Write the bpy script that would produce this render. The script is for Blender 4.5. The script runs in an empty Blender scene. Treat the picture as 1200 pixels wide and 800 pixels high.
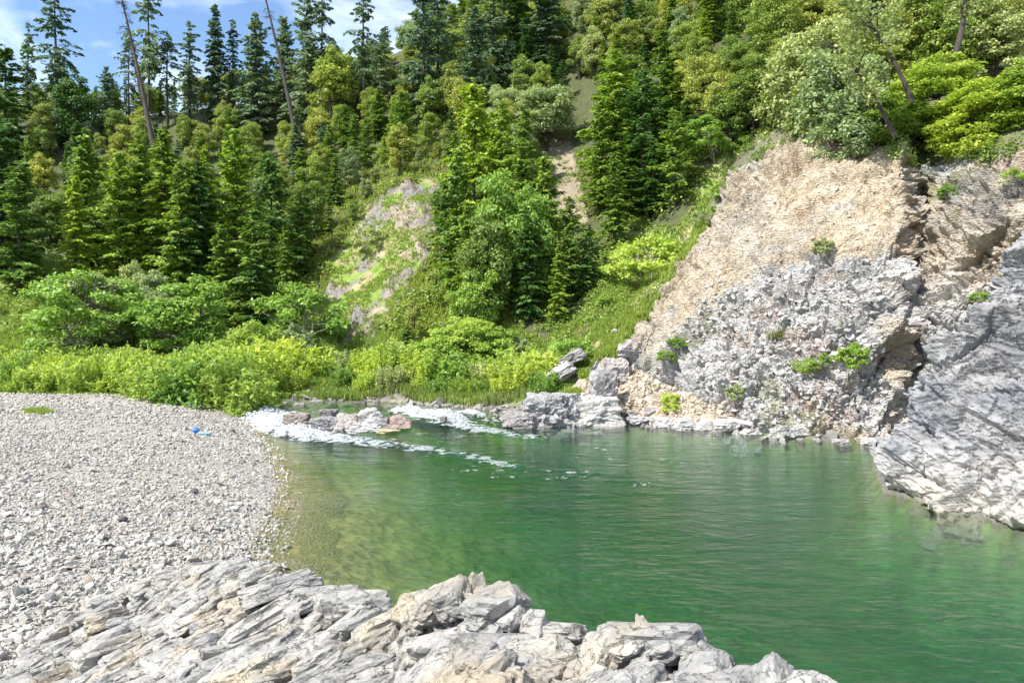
import bpy, math, random
import numpy as np
from mathutils import Vector

S = bpy.context.scene
R = math.radians
# ------------------------------------------------------------------ camera
F = 873.0            # focal length in photo pixels (1200 wide)
CAMZ = 6.0
HOR = 370.0          # row of the horizon in the photo
cam_d = bpy.data.cameras.new('camera')
cam = bpy.data.objects.new('camera', cam_d)
S.collection.objects.link(cam)
cam.location = (0, 0, CAMZ)
cam.rotation_euler = (R(90), 0, 0)
cam_d.sensor_width = 36.0
cam_d.lens = 36.0 * F / 1200.0
cam_d.shift_y = -30.0 / 1200.0
cam_d.clip_end = 3000
cam_d.clip_start = 0.1
S.camera = cam
# ------------------------------------------------------------------ light
SUN = Vector((-0.54, -0.38, 0.80)).normalized()     # direction towards the sun
sun_d = bpy.data.lights.new('sun', 'SUN')
sun_d.energy = 5.0
sun_d.angle = R(0.5)
sun_d.color = (1.0, 0.965, 0.90)
sun = bpy.data.objects.new('sun', sun_d)
S.collection.objects.link(sun)
sun.rotation_euler = SUN.to_track_quat('Z', 'Y').to_euler()
sun.location = (-30, 10, 80)
w = bpy.data.worlds.new('World'); S.world = w; w.use_nodes = True
nt = w.node_tree; nt.nodes.clear()
sky = nt.nodes.new('ShaderNodeTexSky'); sky.sky_type = 'NISHITA'; sky.sun_disc = False
sky.sun_elevation = math.asin(SUN.z); sky.sun_rotation = math.atan2(SUN.x, SUN.y)
sky.altitude = 900; sky.dust_density = 0.25; sky.ozone_density = 2.0
tc = nt.nodes.new('ShaderNodeTexCoord')
mp = nt.nodes.new('ShaderNodeMapping'); mp.inputs['Scale'].default_value = (2.2, 2.2, 5.5)
mp.inputs['Rotation'].default_value = (0.2, 0.5, 0.3)
n1 = nt.nodes.new('ShaderNodeTexNoise'); n1.inputs['Scale'].default_value = 1.6; n1.inputs['Detail'].default_value = 7
n1.inputs['Roughness'].default_value = 0.55; n1.inputs['Distortion'].default_value = 0.5
cr = nt.nodes.new('ShaderNodeValToRGB')
cr.color_ramp.elements[0].position = 0.40; cr.color_ramp.elements[0].color = (0, 0, 0, 1)
cr.color_ramp.elements[1].position = 0.72; cr.color_ramp.elements[1].color = (1, 1, 1, 1)
mx = nt.nodes.new('ShaderNodeMixRGB'); mx.inputs[2].default_value = (7.6, 8.2, 8.8, 1)
tint = nt.nodes.new('ShaderNodeMixRGB'); tint.blend_type = 'MULTIPLY'; tint.inputs[0].default_value = 1
tint.inputs[2].default_value = (0.95, 1.0, 1.04, 1)
bg = nt.nodes.new('ShaderNodeBackground'); bg.inputs[1].default_value = 0.13
wo = nt.nodes.new('ShaderNodeOutputWorld')
L = nt.links.new
L(tc.outputs['Generated'], mp.inputs[0]); L(mp.outputs[0], n1.inputs['Vector']); L(n1.outputs['Fac'], cr.inputs[0])
L(cr.outputs[0], mx.inputs[0]); L(sky.outputs[0], tint.inputs[1]); L(tint.outputs[0], mx.inputs[1]); L(mx.outputs[0], bg.inputs[0]); L(bg.outputs[0], wo.inputs[0])
S.view_settings.view_transform = 'Standard'; S.view_settings.look = 'None'
S.view_settings.exposure = 0.88; S.view_settings.gamma = 1.0
S.render.engine = 'CYCLES'
S.cycles.max_bounces = 8; S.cycles.transparent_max_bounces = 12; S.cycles.volume_bounces = 1
S.cycles.use_denoising = True

# ------------------------------------------------------------------ helpers
def PT(px, py, Y):
    return ((px - 600.0) / F * Y, Y, CAMZ + (HOR - py) / F * Y)
def pix(x, y, z):
    return 600 + F * x / y, HOR - (z - CAMZ) / y * F

def tag(o, label=None, cat=None, group=None, kind=None):
    if label: o['label'] = label
    if cat: o['category'] = cat
    if group: o['group'] = group
    if kind: o['kind'] = kind
    return o
def link(o, parent=None):
    S.collection.objects.link(o)
    if parent is not None: o.parent = parent
    return o
def empty(name, loc=(0, 0, 0), rz=0):
    o = bpy.data.objects.new(name, None); o.location = loc; o.rotation_euler = (0, 0, rz); o.empty_display_size = .3
    return link(o)
def mesh_np(name, V, Fc, mat=None, smooth=True, col=None):
    """V (n,3); Fc (m,k) int array"""
    me = bpy.data.meshes.new(name)
    V = np.ascontiguousarray(V, dtype=np.float32); Fc = np.ascontiguousarray(Fc, dtype=np.int32)
    me.vertices.add(len(V)); me.vertices.foreach_set('co', V.ravel())
    m, k = Fc.shape
    me.loops.add(m * k); me.loops.foreach_set('vertex_index', Fc.ravel())
    me.polygons.add(m)
    me.polygons.foreach_set('loop_start', np.arange(0, m * k, k, dtype=np.int32))
    me.polygons.foreach_set('loop_total', np.full(m, k, dtype=np.int32))
    me.polygons.foreach_set('use_smooth', np.full(m, smooth, dtype=bool))
    if col is not None:
        a = me.color_attributes.new('Col', 'FLOAT_COLOR', 'POINT')
        c4 = np.ones((len(V), 4), dtype=np.float32); c4[:, :col.shape[1]] = col
        a.data.foreach_set('color', c4.ravel())
    me.update(calc_edges=True)
    if mat: me.materials.append(mat)
    return me
def obj(name, me, parent=None, loc=(0, 0, 0)):
    o = bpy.data.objects.new(name, me); o.location = loc
    return link(o, parent)
def grid_faces(nu, nv):
    i = np.arange(nu * nv).reshape(nu, nv)
    return np.stack([i[:-1, :-1], i[1:, :-1], i[1:, 1:], i[:-1, 1:]], -1).reshape(-1, 4)

# hash / noise -----------------------------------------------------
def hsh(ix, iy, iz, s):
    h = (ix.astype(np.int64) * 374761393 + iy.astype(np.int64) * 668265263 + iz.astype(np.int64) * 2147483647 + s * 1274126177) & 0xFFFFFFFF
    h = ((h ^ (h >> 13)) * 1274126177) & 0xFFFFFFFF
    h = ((h ^ (h >> 16)) * 2246822519) & 0xFFFFFFFF
    h ^= h >> 15
    return h.astype(np.float64) / 4294967296.0
def vnoise(P, s=0):
    i = np.floor(P).astype(np.int64); f = P - i; f = f * f * f * (f * (f * 6 - 15) + 10)
    r = 0
    for a in (0, 1):
        wx = f[:, 0] if a else 1 - f[:, 0]
        for b in (0, 1):
            wy = f[:, 1] if b else 1 - f[:, 1]
            for c in (0, 1):
                wz = f[:, 2] if c else 1 - f[:, 2]
                r = r + hsh(i[:, 0] + a, i[:, 1] + b, i[:, 2] + c, s) * wx * wy * wz
    return r * 2 - 1
def fbm(P, s=0, o=4, g=0.5):
    r = 0; a = 1.0; t = 0
    for k in range(o):
        r = r + a * vnoise(P * (2.03 ** k) + 17.3 * k, s + k); t += a; a *= g
    return r / t
def voro(P, s=0, jit=0.85):
    b = np.floor(P - 0.5).astype(np.int64)
    n = len(P); d1 = np.full(n, 9e9); d2 = np.full(n, 9e9); hid = np.zeros(n); dl = np.zeros((n, 3))
    for a in (0, 1):
        for c in (0, 1):
            for e in (0, 1):
                ix, iy, iz = b[:, 0] + a, b[:, 1] + c, b[:, 2] + e
                fp = np.stack([ix + .5 + jit * (hsh(ix, iy, iz, s) - .5), iy + .5 + jit * (hsh(ix, iy, iz, s + 1) - .5), iz + .5 + jit * (hsh(ix, iy, iz, s + 2) - .5)], 1)
                dv = P - fp; d = (dv * dv).sum(1)
                m = d < d1
                d2 = np.where(m, d1, np.minimum(d2, d))
                h = hsh(ix, iy, iz, s + 3)
                hid = np.where(m, h, hid); dl = np.where(m[:, None], dv, dl); d1 = np.where(m, d, d1)
    return np.sqrt(d1), np.sqrt(d2), hid, dl
def rotm(ax, deg):
    from mathutils import Matrix
    return np.array(Matrix.Rotation(R(deg), 3, ax))
def blocks(P, size, amp, M=None, s=0, tilt=1.2, crack=0.25, cw=0.22):
    """cracked rock: tilted-plane cells that meet in V grooves. size is a 3-vector in frame M."""
    Q = P if M is None else P @ M
    Q = Q / np.asarray(size)
    d1, d2, h, dl = voro(Q, s)
    t = np.stack([np.modf(h * 971.3)[0] - .5, np.modf(h * 3571.7)[0] - .5, np.modf(h * 7919.1)[0] - .5], 1)
    e = np.clip((d2 - d1) / cw, 0, 1)
    return amp * (((h - .5) + tilt * (dl * t).sum(1)) * e - crack * (1 - e))
def steps(P, size, amp, M=None, s=0, tilt=1.0, cw=0.10, jit=.85):
    """broken rock: flat tilted pieces at different heights joined by steep faces"""
    Q = P if M is None else P @ M
    Q = Q / np.asarray(size); b = np.floor(Q - 0.5).astype(np.int64); n = len(P)
    d1 = np.full(n, 9e9); d2 = np.full(n, 9e9); v1 = np.zeros(n); v2 = np.zeros(n)
    for a in (0, 1):
        for c in (0, 1):
            for e in (0, 1):
                ix, iy, iz = b[:, 0] + a, b[:, 1] + c, b[:, 2] + e
                h = [hsh(ix, iy, iz, s + q) - .5 for q in range(7)]
                dv = Q - np.stack([ix + .5 + jit * h[0], iy + .5 + jit * h[1], iz + .5 + jit * h[2]], 1)
                d = (dv * dv).sum(1); val = h[3] + tilt * (dv[:, 0] * h[4] + dv[:, 1] * h[5] + dv[:, 2] * h[6])
                m = d < d1; m2 = (~m) & (d < d2)
                v2 = np.where(m, v1, np.where(m2, val, v2)); d2 = np.where(m, d1, np.where(m2, d, d2))
                v1 = np.where(m, val, v1); d1 = np.where(m, d, d1)
    e = np.clip((np.sqrt(d2) - np.sqrt(d1)) / cw, 0, 1) * .5 + .5
    return amp * (v1 * e + v2 * (1 - e))
def facets(P, size, amp, M=None, s=0, tilt=1.6, k=0.6):
    """continuous faceted relief: the upper envelope of tilted low domes, with straight creases"""
    Q = P if M is None else P @ M
    Q = Q / np.asarray(size)
    b = np.floor(Q - 0.5).astype(np.int64); best = np.full(len(P), -9e9)
    for a in (0, 1):
        for c in (0, 1):
            for e in (0, 1):
                ix, iy, iz = b[:, 0] + a, b[:, 1] + c, b[:, 2] + e
                h = [hsh(ix, iy, iz, s + q) - .5 for q in range(7)]
                dv = Q - np.stack([ix + .5 + .8 * h[0], iy + .5 + .8 * h[1], iz + .5 + .8 * h[2]], 1)
                g = h[3] * 1.0 + tilt * (dv[:, 0] * h[4] + dv[:, 1] * h[5] + dv[:, 2] * h[6]) - k * (dv * dv).sum(1)
                best = np.maximum(best, g)
    return amp * best
def ledges(P, n, period, amp, s=0, edge=.16, wob=.35):
    """layered rock: along n each bed rises slowly and breaks off sharply"""
    n = np.asarray(n, float); n = n / np.linalg.norm(n)
    w = (P @ n) / period + wob * fbm(P / period * .22, s, 3) * 3
    i = np.floor(w); f = w - i
    z = np.zeros_like(i)
    a = hsh(i.astype(np.int64), z.astype(np.int64), z.astype(np.int64), s + 5) * .8 + .4
    brk = smooth(-.35, .25, fbm(P / period * .35 + i[:, None] * 7.7, s + 9, 2))
    f = f / (1 - edge)
    return amp * a * brk * (np.where(f < 1, f, 1 - (f - 1) * (1 - edge) / edge) - .5)
def catmull(C, t):
    """C (n,...) control values, t in [0,n-1] (array)"""
    n = len(C); i = np.clip(np.floor(t).astype(int), 0, n - 2); f = (t - i)
    f = f.reshape(f.shape + (1,) * (C.ndim - 1))
    p0 = C[np.clip(i - 1, 0, n - 1)]; p1 = C[i]; p2 = C[i + 1]; p3 = C[np.clip(i + 2, 0, n - 1)]
    return 0.5 * (2 * p1 + (p2 - p0) * f + (2 * p0 - 5 * p1 + 4 * p2 - p3) * f * f + (3 * p1 - p0 - 3 * p2 + p3) * f ** 3)
def patch(cols, nu, nv):
    """cols: list of columns of world points; nu samples per column span, nv samples per row span (int or list)"""
    C = np.array(cols, dtype=float)                   # nc, nr, 3
    nc, nr = C.shape[:2]
    def par(n, k):
        k = [k] * (n - 1) if isinstance(k, int) else k
        return np.concatenate([np.linspace(i, i + 1, m, endpoint=False) for i, m in enumerate(k)] + [[n - 1]])
    tu = par(nc, nu); tv = par(nr, nv)
    G = catmull(C, tu); G = np.swapaxes(catmull(np.swapaxes(G, 0, 1), tv), 0, 1)
    return G                                          # (U,V,3)
def gnormals(G):
    du = np.gradient(G, axis=0); dv = np.gradient(G, axis=1)
    n = np.cross(du, dv); n /= np.linalg.norm(n, axis=2, keepdims=True) + 1e-9
    return n
def smooth(a, b, x):
    t = np.clip((x - a) / (b - a), 0, 1); return t * t * (3 - 2 * t)
def inpoly(px, py, poly):
    r = np.zeros(np.shape(px), bool); n = len(poly); j = n - 1
    for i in range(n):
        xi, yi = poly[i]; xj, yj = poly[j]
        c = ((yi > py) != (yj > py)) & (px < (xj - xi) * (py - yi) / ((yj - yi) + 1e-12) + xi)
        r ^= c; j = i
    return r
def segdist(x, y, pts, closed=False):
    d = np.full(np.shape(x), 1e9); n = len(pts)
    for i in range(n if closed else n - 1):
        ax, ay = pts[i]; bx, by = pts[(i + 1) % n]
        vx, vy = bx - ax, by - ay
        t = np.clip(((x - ax) * vx + (y - ay) * vy) / (vx * vx + vy * vy + 1e-9), 0, 1)
        d = np.minimum(d, np.hypot(x - ax - t * vx, y - ay - t * vy))
    return d
def lerp(a, b, t):
    t = np.asarray(t)[..., None]; return np.asarray(a) * (1 - t) + np.asarray(b) * t

# materials ---------------------------------------------------------
class N:
    def __init__(s, name):
        s.m = bpy.data.materials.new(name); s.m.use_nodes = True; s.t = s.m.node_tree; s.t.nodes.clear()
        s.out = s.t.nodes.new('ShaderNodeOutputMaterial')
    def n(s, typ, ins=None, **kw):
        nd = s.t.nodes.new('ShaderNode' + typ)
        for k, v in kw.items(): setattr(nd, k, v)
        for k, v in (ins or {}).items():
            if isinstance(v, bpy.types.NodeSocket): s.t.links.new(v, nd.inputs[k])
            else: nd.inputs[k].default_value = v
        return nd
    def ramp(s, fac, stops):
        nd = s.n('ValToRGB', {0: fac}); e = nd.color_ramp.elements
        while len(e) < len(stops): e.new(0.5)
        for i, (p, c) in enumerate(stops):
            e[i].position = p; e[i].color = (c, c, c, 1) if isinstance(c, (int, float)) else (*c, 1)
        return nd.outputs[0]
    def mul(s, a, b, f=1.0):
        return s.n('MixRGB', {0: f, 1: a, 2: b}, blend_type='MULTIPLY').outputs[0]
    def mix(s, f, a, b):
        c = lambda v: (*v, 1) if isinstance(v, tuple) and len(v) == 3 else v
        return s.n('MixRGB', {0: f, 1: c(a), 2: c(b)}).outputs[0]

def mat_attr(name, nscale, bump, bdist, rough=0.9, lo=0.72, hi=1.2, vscale=None, streak=None):
    """colour from the Col attribute, varied by fine noise, with fine relief"""
    k = N(name); tc = k.n('TexCoord').outputs['Object']
    v = tc
    if streak is not None:
        v = k.n('Mapping', {0: tc, 'Rotation': streak[0], 'Scale': streak[1]}).outputs[0]
    a = k.n('Attribute', attribute_name='Col').outputs['Color']
    n1 = k.n('TexNoise', {'Vector': v, 'Scale': nscale, 'Detail': 8, 'Roughness': 0.65}).outputs['Fac']
    n2 = k.n('TexNoise', {'Vector': tc, 'Scale': nscale * 0.17, 'Detail': 4}).outputs['Fac']
    c = k.mul(a, k.ramp(n1, [(0.3, lo), (0.7, hi)])); c = k.mul(c, k.ramp(n2, [(0.3, (0.9, 0.87, 0.84)), (0.7, (1.08, 1.08, 1.1))]))
    h = n1
    if vscale:
        vo = k.n('TexVoronoi', {'Vector': v, 'Scale': vscale}, feature='F1').outputs['Distance']
        h = k.n('Math', {0: n1, 1: vo}, operation='ADD').outputs[0]
    b = k.n('Bump', {'Strength': bump, 'Distance': bdist, 'Height': h}).outputs[0]
    p = k.n('BsdfPrincipled', {'Base Color': c, 'Roughness': rough, 'Specular IOR Level': 0.25, 'Normal': b})
    k.t.links.new(p.outputs[0], k.out.inputs[0]); return k.m
def mat_leaf(name, c1, c2, c3=None, trans=0.35, rough=0.5):
    k = N(name)
    r1 = k.n('NewGeometry').outputs['Random Per Island']
    r2 = k.n('ObjectInfo').outputs['Random']
    c = k.ramp(r1, [(0.0, c1), (0.75, c2), (1.0, c3 or c2)])
    c = k.mul(c, k.ramp(r2, [(0.0, (0.74, 0.80, 0.78)), (0.5, (1, 1, 1)), (1.0, (1.28, 1.16, 0.95))]))
    p = k.n('BsdfPrincipled', {'Base Color': c, 'Roughness': rough, 'Specular IOR Level': 0.3})
    t = k.n('BsdfTranslucent', {'Color': k.mul(c, (1.25, 1.3, 0.7, 1))})
    s = k.n('MixShader', {0: trans, 1: p.outputs[0], 2: t.outputs[0]})
    k.t.links.new(s.outputs[0], k.out.inputs[0]); return k.m
def mat_bark(name, c1, c2, sc=6):
    k = N(name); tc = k.n('TexCoord').outputs['Object']
    v = k.n('Mapping', {0: tc, 'Scale': (1, 1, 0.15)}).outputs[0]
    n = k.n('TexNoise', {'Vector': v, 'Scale': sc, 'Detail': 6}).outputs['Fac']
    b = k.n('Bump', {'Strength': 0.8, 'Distance': 0.05, 'Height': n}).outputs[0]
    p = k.n('BsdfPrincipled', {'Base Color': k.ramp(n, [(0.3, c1), (0.7, c2)]), 'Roughness': 0.9, 'Normal': b})
    k.t.links.new(p.outputs[0], k.out.inputs[0]); return k.m
def mat_stone(name, cols, nscale=6):
    k = N(name); tc = k.n('TexCoord').outputs['Object']
    r1 = k.n('NewGeometry').outputs['Random Per Island']; r2 = k.n('ObjectInfo').outputs['Random']
    r = k.n('Math', {0: k.n('Math', {0: r1, 1: r2}, operation='ADD').outputs[0]}, operation='FRACT').outputs[0]
    n = k.n('TexNoise', {'Vector': tc, 'Scale': nscale, 'Detail': 6, 'Roughness': .7}).outputs['Fac']
    c = k.ramp(r, cols); c = k.mul(c, k.ramp(n, [(0.3, 0.75), (0.7, 1.15)]))
    b = k.n('Bump', {'Strength': 0.6, 'Distance': 0.02, 'Height': n}).outputs[0]
    p = k.n('BsdfPrincipled', {'Base Color': c, 'Roughness': 0.85, 'Specular IOR Level': 0.3, 'Normal': b})
    k.t.links.new(p.outputs[0], k.out.inputs[0]); return k.m
def mat_bedrock(name, c1, c2, c3, dirt_shade, M=(0, R(-34), R(38)), sc=(.8, 1.3, 3.0), ns=5.0, far=1.0):
    """fractured bedrock, textured in place so that neighbouring pieces carry the same grain"""
    k = N(name); pos = k.n('NewGeometry').outputs['Position']
    v = k.n('Mapping', {0: pos, 'Rotation': M, 'Scale': sc}).outputs[0]
    n1 = k.n('TexNoise', {'Vector': v, 'Scale': ns, 'Detail': 9, 'Roughness': .68}).outputs['Fac']
    n2 = k.n('TexNoise', {'Vector': pos, 'Scale': ns * .22 * far, 'Detail': 5, 'Roughness': .6}).outputs['Fac']
    n3 = k.n('TexNoise', {'Vector': pos, 'Scale': ns * 6, 'Detail': 5, 'Roughness': .75}).outputs['Fac']
    n4 = k.n('TexNoise', {'Vector': v, 'Scale': ns * .9, 'Detail': 6, 'Roughness': .6, 'Distortion': .4}).outputs['Fac']
    c = k.mix(k.ramp(n1, [(.35, 0), (.65, 1)]), c1, c2)
    c = k.mix(k.ramp(n2, [(.50, 0), (.66, .85)]), c, c3)
    c = k.mul(c, k.ramp(n3, [(.3, .72), (.5, 1.0), (.7, 1.12)]))
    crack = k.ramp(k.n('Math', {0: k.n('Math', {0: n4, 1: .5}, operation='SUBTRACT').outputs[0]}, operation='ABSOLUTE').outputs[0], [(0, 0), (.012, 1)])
    c = k.mix(k.ramp(crack, [(0, .5), (1, 0)]), c, dirt_shade)  # crack lines: dirt, with crevice shading put into the colour
    r2 = k.n('ObjectInfo').outputs['Random']
    c = k.mul(c, k.ramp(r2, [(0, (.86, .86, .88)), (1, (1.1, 1.08, 1.05))]))
    h = k.n('Math', {0: n1, 1: k.n('Math', {0: n3, 1: .35}, operation='MULTIPLY').outputs[0]}, operation='ADD').outputs[0]
    h = k.n('Math', {0: h, 1: k.n('Math', {0: crack, 1: .35}, operation='MULTIPLY').outputs[0]}, operation='ADD').outputs[0]
    b = k.n('Bump', {'Strength': .9, 'Distance': .03 / ns * 5 * far, 'Height': h}).outputs[0]
    p = k.n('BsdfPrincipled', {'Base Color': c, 'Roughness': .85, 'Specular IOR Level': .25, 'Normal': b})
    k.t.links.new(p.outputs[0], k.out.inputs[0]); return k.m
_ic = {}
def ico(sub):
    import bmesh
    if sub not in _ic:
        bm = bmesh.new(); bmesh.ops.create_icosphere(bm, subdivisions=sub, radius=1)
        _ic[sub] = (np.array([v.co[:] for v in bm.verts]), np.array([[v.index for v in f.verts] for f in bm.faces])); bm.free()
    return _ic[sub]
def polyrock(seed, sub=4, npl=13, rough=.05, size=(1, 1, 1), flatten=1.0):
    """broken stone: a ball cut by random planes, then chipped"""
    g = np.random.default_rng(seed); v, f = ico(sub)
    n = g.normal(0, 1, (npl, 3)); n /= np.linalg.norm(n, axis=1, keepdims=True)
    n = np.concatenate([n, [[0, 0, 1], [0, 0, -1], [1, 0, .15], [-1, .1, 0], [0, 1, -.1], [.1, -1, .1]]]); n /= np.linalg.norm(n, axis=1, keepdims=True)
    d = g.uniform(.62, .98, len(n)); dots = v @ n.T
    r = np.where(dots > .05, d / np.maximum(dots, .05), 9).min(1); r = np.minimum(r, 1.25)
    P = v * r[:, None]
    ch = steps(P + seed * 1.7, (.5, .4, .3), rough * 2.2, None, seed, tilt=1.4, cw=.12) + steps(P + seed, (.2, .17, .12), rough, None, seed + 5, tilt=1.4, cw=.16)
    P = P + v * (ch - .02)[:, None]
    return P * np.array(size), f
def mat_plain(name, c, rough=.6):
    k = N(name); tc = k.n('TexCoord').outputs['Object']
    n = k.n('TexNoise', {'Vector': tc, 'Scale': 9.0, 'Detail': 3}).outputs['Fac']
    p = k.n('BsdfPrincipled', {'Base Color': k.mul((*c, 1), k.ramp(n, [(0.3, .8), (.7, 1.15)])), 'Roughness': rough})
    k.t.links.new(p.outputs[0], k.out.inputs[0]); return k.m
# ------------------------------------------------------------------ lie of the land
RIVER_NEAR = [(-90, 58), (-60, 53), (-30, 50.5), (-20, 48.0), (-16.4, 44.8), (-13.9, 40.3), (-12.2, 36), (-10.9, 32.7), (-9.3, 29), (-8.05, 25.9), (-7.2, 22.4), (-6.67, 19.4), (-6.2, 17.5), (-5.4, 14), (-3.6, 10.5), (-1.5, 8), (1, 6.8), (4, 5.8), (7, 3.5), (10, 0), (14, -8)]
RIVER_FAR = [(60, -20), (32, 2), (25, 12), (17.6, 17.5), (14.4, 21), (12.6, 25.3), (14.5, 30), (17.6, 35.2), (13.5, 36.6), (11.8, 38.6), (9.4, 40), (6.6, 41.4), (3.6, 41.6), (0.6, 40.4), (-0.6, 43.2), (-2.4, 46), (-7, 48.5), (-13.5, 50), (-22, 53), (-34, 56), (-60, 60), (-90, 66)]
RIVER = RIVER_NEAR + RIVER_FAR
HILL = {
 -500: [(56, 1.4), (70, 6), (100, 27), (135, 45), (160, 50), (220, 56)],
 0: [(57, 1.4), (66, 4.9), (75, 8.2), (90, 14.2), (110, 24.3), (135, 41.5), (160, 47), (220, 57)],
 150: [(56, 1.4), (63, 3.8), (75, 7.9), (90, 14), (110, 24.3), (135, 42), (160, 48), (220, 61)],
 300: [(54, 1.2), (60, 2.2), (68, 4.4), (80, 8.9), (95, 16.5), (115, 28.4), (135, 44.5), (160, 50), (220, 63)],
 400: [(52, 1.2), (58, 1.5), (62, 2.8), (72, 7.6), (82, 14.5), (90, 19.4), (110, 30), (135, 48), (160, 55), (220, 71)],
 480: [(49, 1.0), (56, 1.6), (63, 4.9), (72, 10.9), (82, 18.7), (90, 23), (110, 33.7), (135, 52.5), (165, 65), (220, 81)],
 560: [(47, .8), (54, 1.7), (60, 4.3), (68, 7.8), (80, 16), (95, 26.7), (115, 41.6), (140, 60), (170, 78), (220, 95)],
 650: [(45, .6), (52, 2.4), (58, 5), (66, 9.2), (78, 16.7), (92, 26.5), (110, 40), (135, 61.6), (170, 89), (220, 110)],
 750: [(43, .5), (46, 2.2), (50, 4.5), (56, 7.8), (64, 12), (74, 18.5), (88, 28.2), (105, 42), (130, 65), (170, 100), (220, 120)],
 830: [(44, -1), (50, 4), (55, 9), (61, 14.6), (66, 19.6), (76, 26), (90, 36.9), (110, 53.9), (140, 83), (200, 120)],
 930: [(44, 2), (52, 8), (58, 15), (64, 25.4), (72, 30.7), (85, 41), (105, 59), (140, 97), (200, 125)],
 1050: [(41, 2), (47, 9), (51, 17.5), (60, 23.9), (72, 32.4), (90, 48), (120, 77), (200, 140)],
 1200: [(36, 3), (42, 11.5), (46, 16.2), (54, 22), (66, 31), (85, 47.9), (120, 81), (200, 140)],
 1700: [(27, 2), (33, 13), (42, 17), (60, 26), (90, 48), (200, 120)],
}
HK = sorted(HILL)
def zhill(x, y):
    x = np.asarray(x, float); y = np.asarray(y, float)
    px = np.clip(600 + F * x / np.maximum(y, 1), HK[0], HK[-1])
    zs = []
    for k in HK:
        c = HILL[k]; Y = [c[0][0] - 6] + [p[0] for p in c]; Z = [c[0][1] - 2.5] + [p[1] for p in c]
        zs.append(np.interp(y, Y, Z) + np.where(y > Y[-1], (y - Y[-1]) * .1, 0) - np.where(y < Y[0], 20, 0))
    zs = np.array(zs); i = np.clip(np.searchsorted(HK, px) - 1, 0, len(HK) - 2)
    a = np.array(HK)[i]; b = np.array(HK)[i + 1]; t = (px - a) / (b - a); t = t * t * (3 - 2 * t)
    idx = np.arange(zs[0].size).reshape(px.shape)
    zf = zs.reshape(len(HK), -1)
    return zf[i, idx] * (1 - t) + zf[i + 1, idx] * t
def wlevel(x, y):
    """water level: the pool at 0, the riffle steps up 0.45 m behind the rapid"""
    s = smooth(-1.2, 1.6, y - (39.6 + 0.22 * np.clip(-4 - x, 0, 20) ** 1.0 * 1.2 + np.where(x > -4, (x + 4) * 0.9, 0)))
    return 0.42 * s
def zland(x, y):
    x = np.asarray(x, float); y = np.asarray(y, float)
    dn = segdist(x, y, RIVER_NEAR); df = segdist(x, y, RIVER_FAR); ins = inpoly(x, y, RIVER)
    up = smooth(37, 47, y)
    bed = 3.6 * (1 - np.exp(-(0.20 * dn + 0.012 * dn ** 2) / 3.6))
    bed = np.minimum(bed, 0.9 * df) * (1 - .72 * up)
    nearside = dn < df
    beach = 0.05 + 1.45 * (1 - np.exp(-0.11 * dn)) + 0.12 * smooth(0, 2.0, dn)
    far = 0.05 + 0.22 * np.minimum(df, 5)
    low = np.where(nearside, beach, far) + .42 * smooth(42, 46, y)
    return np.where(ins, wlevel(x, y) - bed, np.maximum(low, zhill(x, y)))

# regions given where they stand in the photograph, used only through the ground point that shows there
BANK = [(372, 372), (392, 300), (430, 240), (470, 214), (524, 205), (528, 250), (510, 290), (480, 330), (462, 372), (440, 400), (400, 410)]
STRIP = [(628, 150), (665, 150), (680, 215), (690, 262), (664, 268), (640, 215)]
SLOPE = [(640, 400), (700, 330), (735, 270), (790, 262), (850, 170), (870, 180), (830, 300), (775, 350), (720, 430), (650, 480), (610, 480)]
MEADOW = [(-60, 335), (60, 300), (110, 320), (200, 330), (370, 320), (372, 372), (400, 410), (470, 360), (560, 370), (640, 400), (610, 500), (-60, 500)]
FOREST_NOT = [BANK, STRIP, SLOPE, MEADOW]

# ---- ground: one sheet from the river bed to the ridge
us = np.concatenate([np.linspace(-1.45, -.74, 40, endpoint=False), np.linspace(-.74, .74, 460, endpoint=False), np.linspace(.74, 1.5, 50)])
Ys = np.concatenate([np.linspace(2, 38, 60, endpoint=False), np.linspace(38, 100, 210, endpoint=False), np.geomspace(100, 420, 60)])
U, Yg = np.meshgrid(us, Ys, indexing='ij')
X = U * Yg
Z = zland(X, Yg)
P0 = np.stack([X, Yg, Z], -1).reshape(-1, 3)
pxg, pyg = pix(P0[:, 0], P0[:, 1], P0[:, 2])
inriver = inpoly(P0[:, 0], P0[:, 1], RIVER)
nb = fbm(P0 * 0.35, 3, 5) * 0.5; nc_ = fbm(P0 * 1.6, 9, 4) * 0.14
hillw = smooth(45, 54, P0[:, 1]) * (~inriver)
bankm = inpoly(pxg, pyg, BANK).astype(float)
stripm = inpoly(pxg, pyg, STRIP).astype(float)
slopem = inpoly(pxg, pyg, SLOPE).astype(float)
meadm = inpoly(pxg, pyg, MEADOW) & (P0[:, 1] > 44)
rk = blocks(P0, (2.2, 1.2, 0.8), 0.9, rotm('Y', 30), 51) + blocks(P0, (.7, .5, .35), 0.3, rotm('Y', 30), 57)
rockm = smooth(0.0, 0.14, fbm(P0 * np.array([.22, .22, .35]) @ rotm('Y', 40), 77, 4)) * bankm
P0[:, 2] += (nb + nc_) * hillw + rk * (rockm * 1.5)
P0[:, 2] += np.where(inriver, fbm(P0 * 1.3, 31, 4) * 0.16 * smooth(0, 2, segdist(P0[:, 0], P0[:, 1], RIVER_NEAR)), 0)
P0[:, 2] -= .3 * smooth(0, 1.5, np.where(inriver, 0, segdist(P0[:, 0], P0[:, 1], RIVER_NEAR))) * (P0[:, 1] < 49) * (segdist(P0[:, 0], P0[:, 1], RIVER_NEAR) < segdist(P0[:, 0], P0[:, 1], RIVER_FAR))
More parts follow.
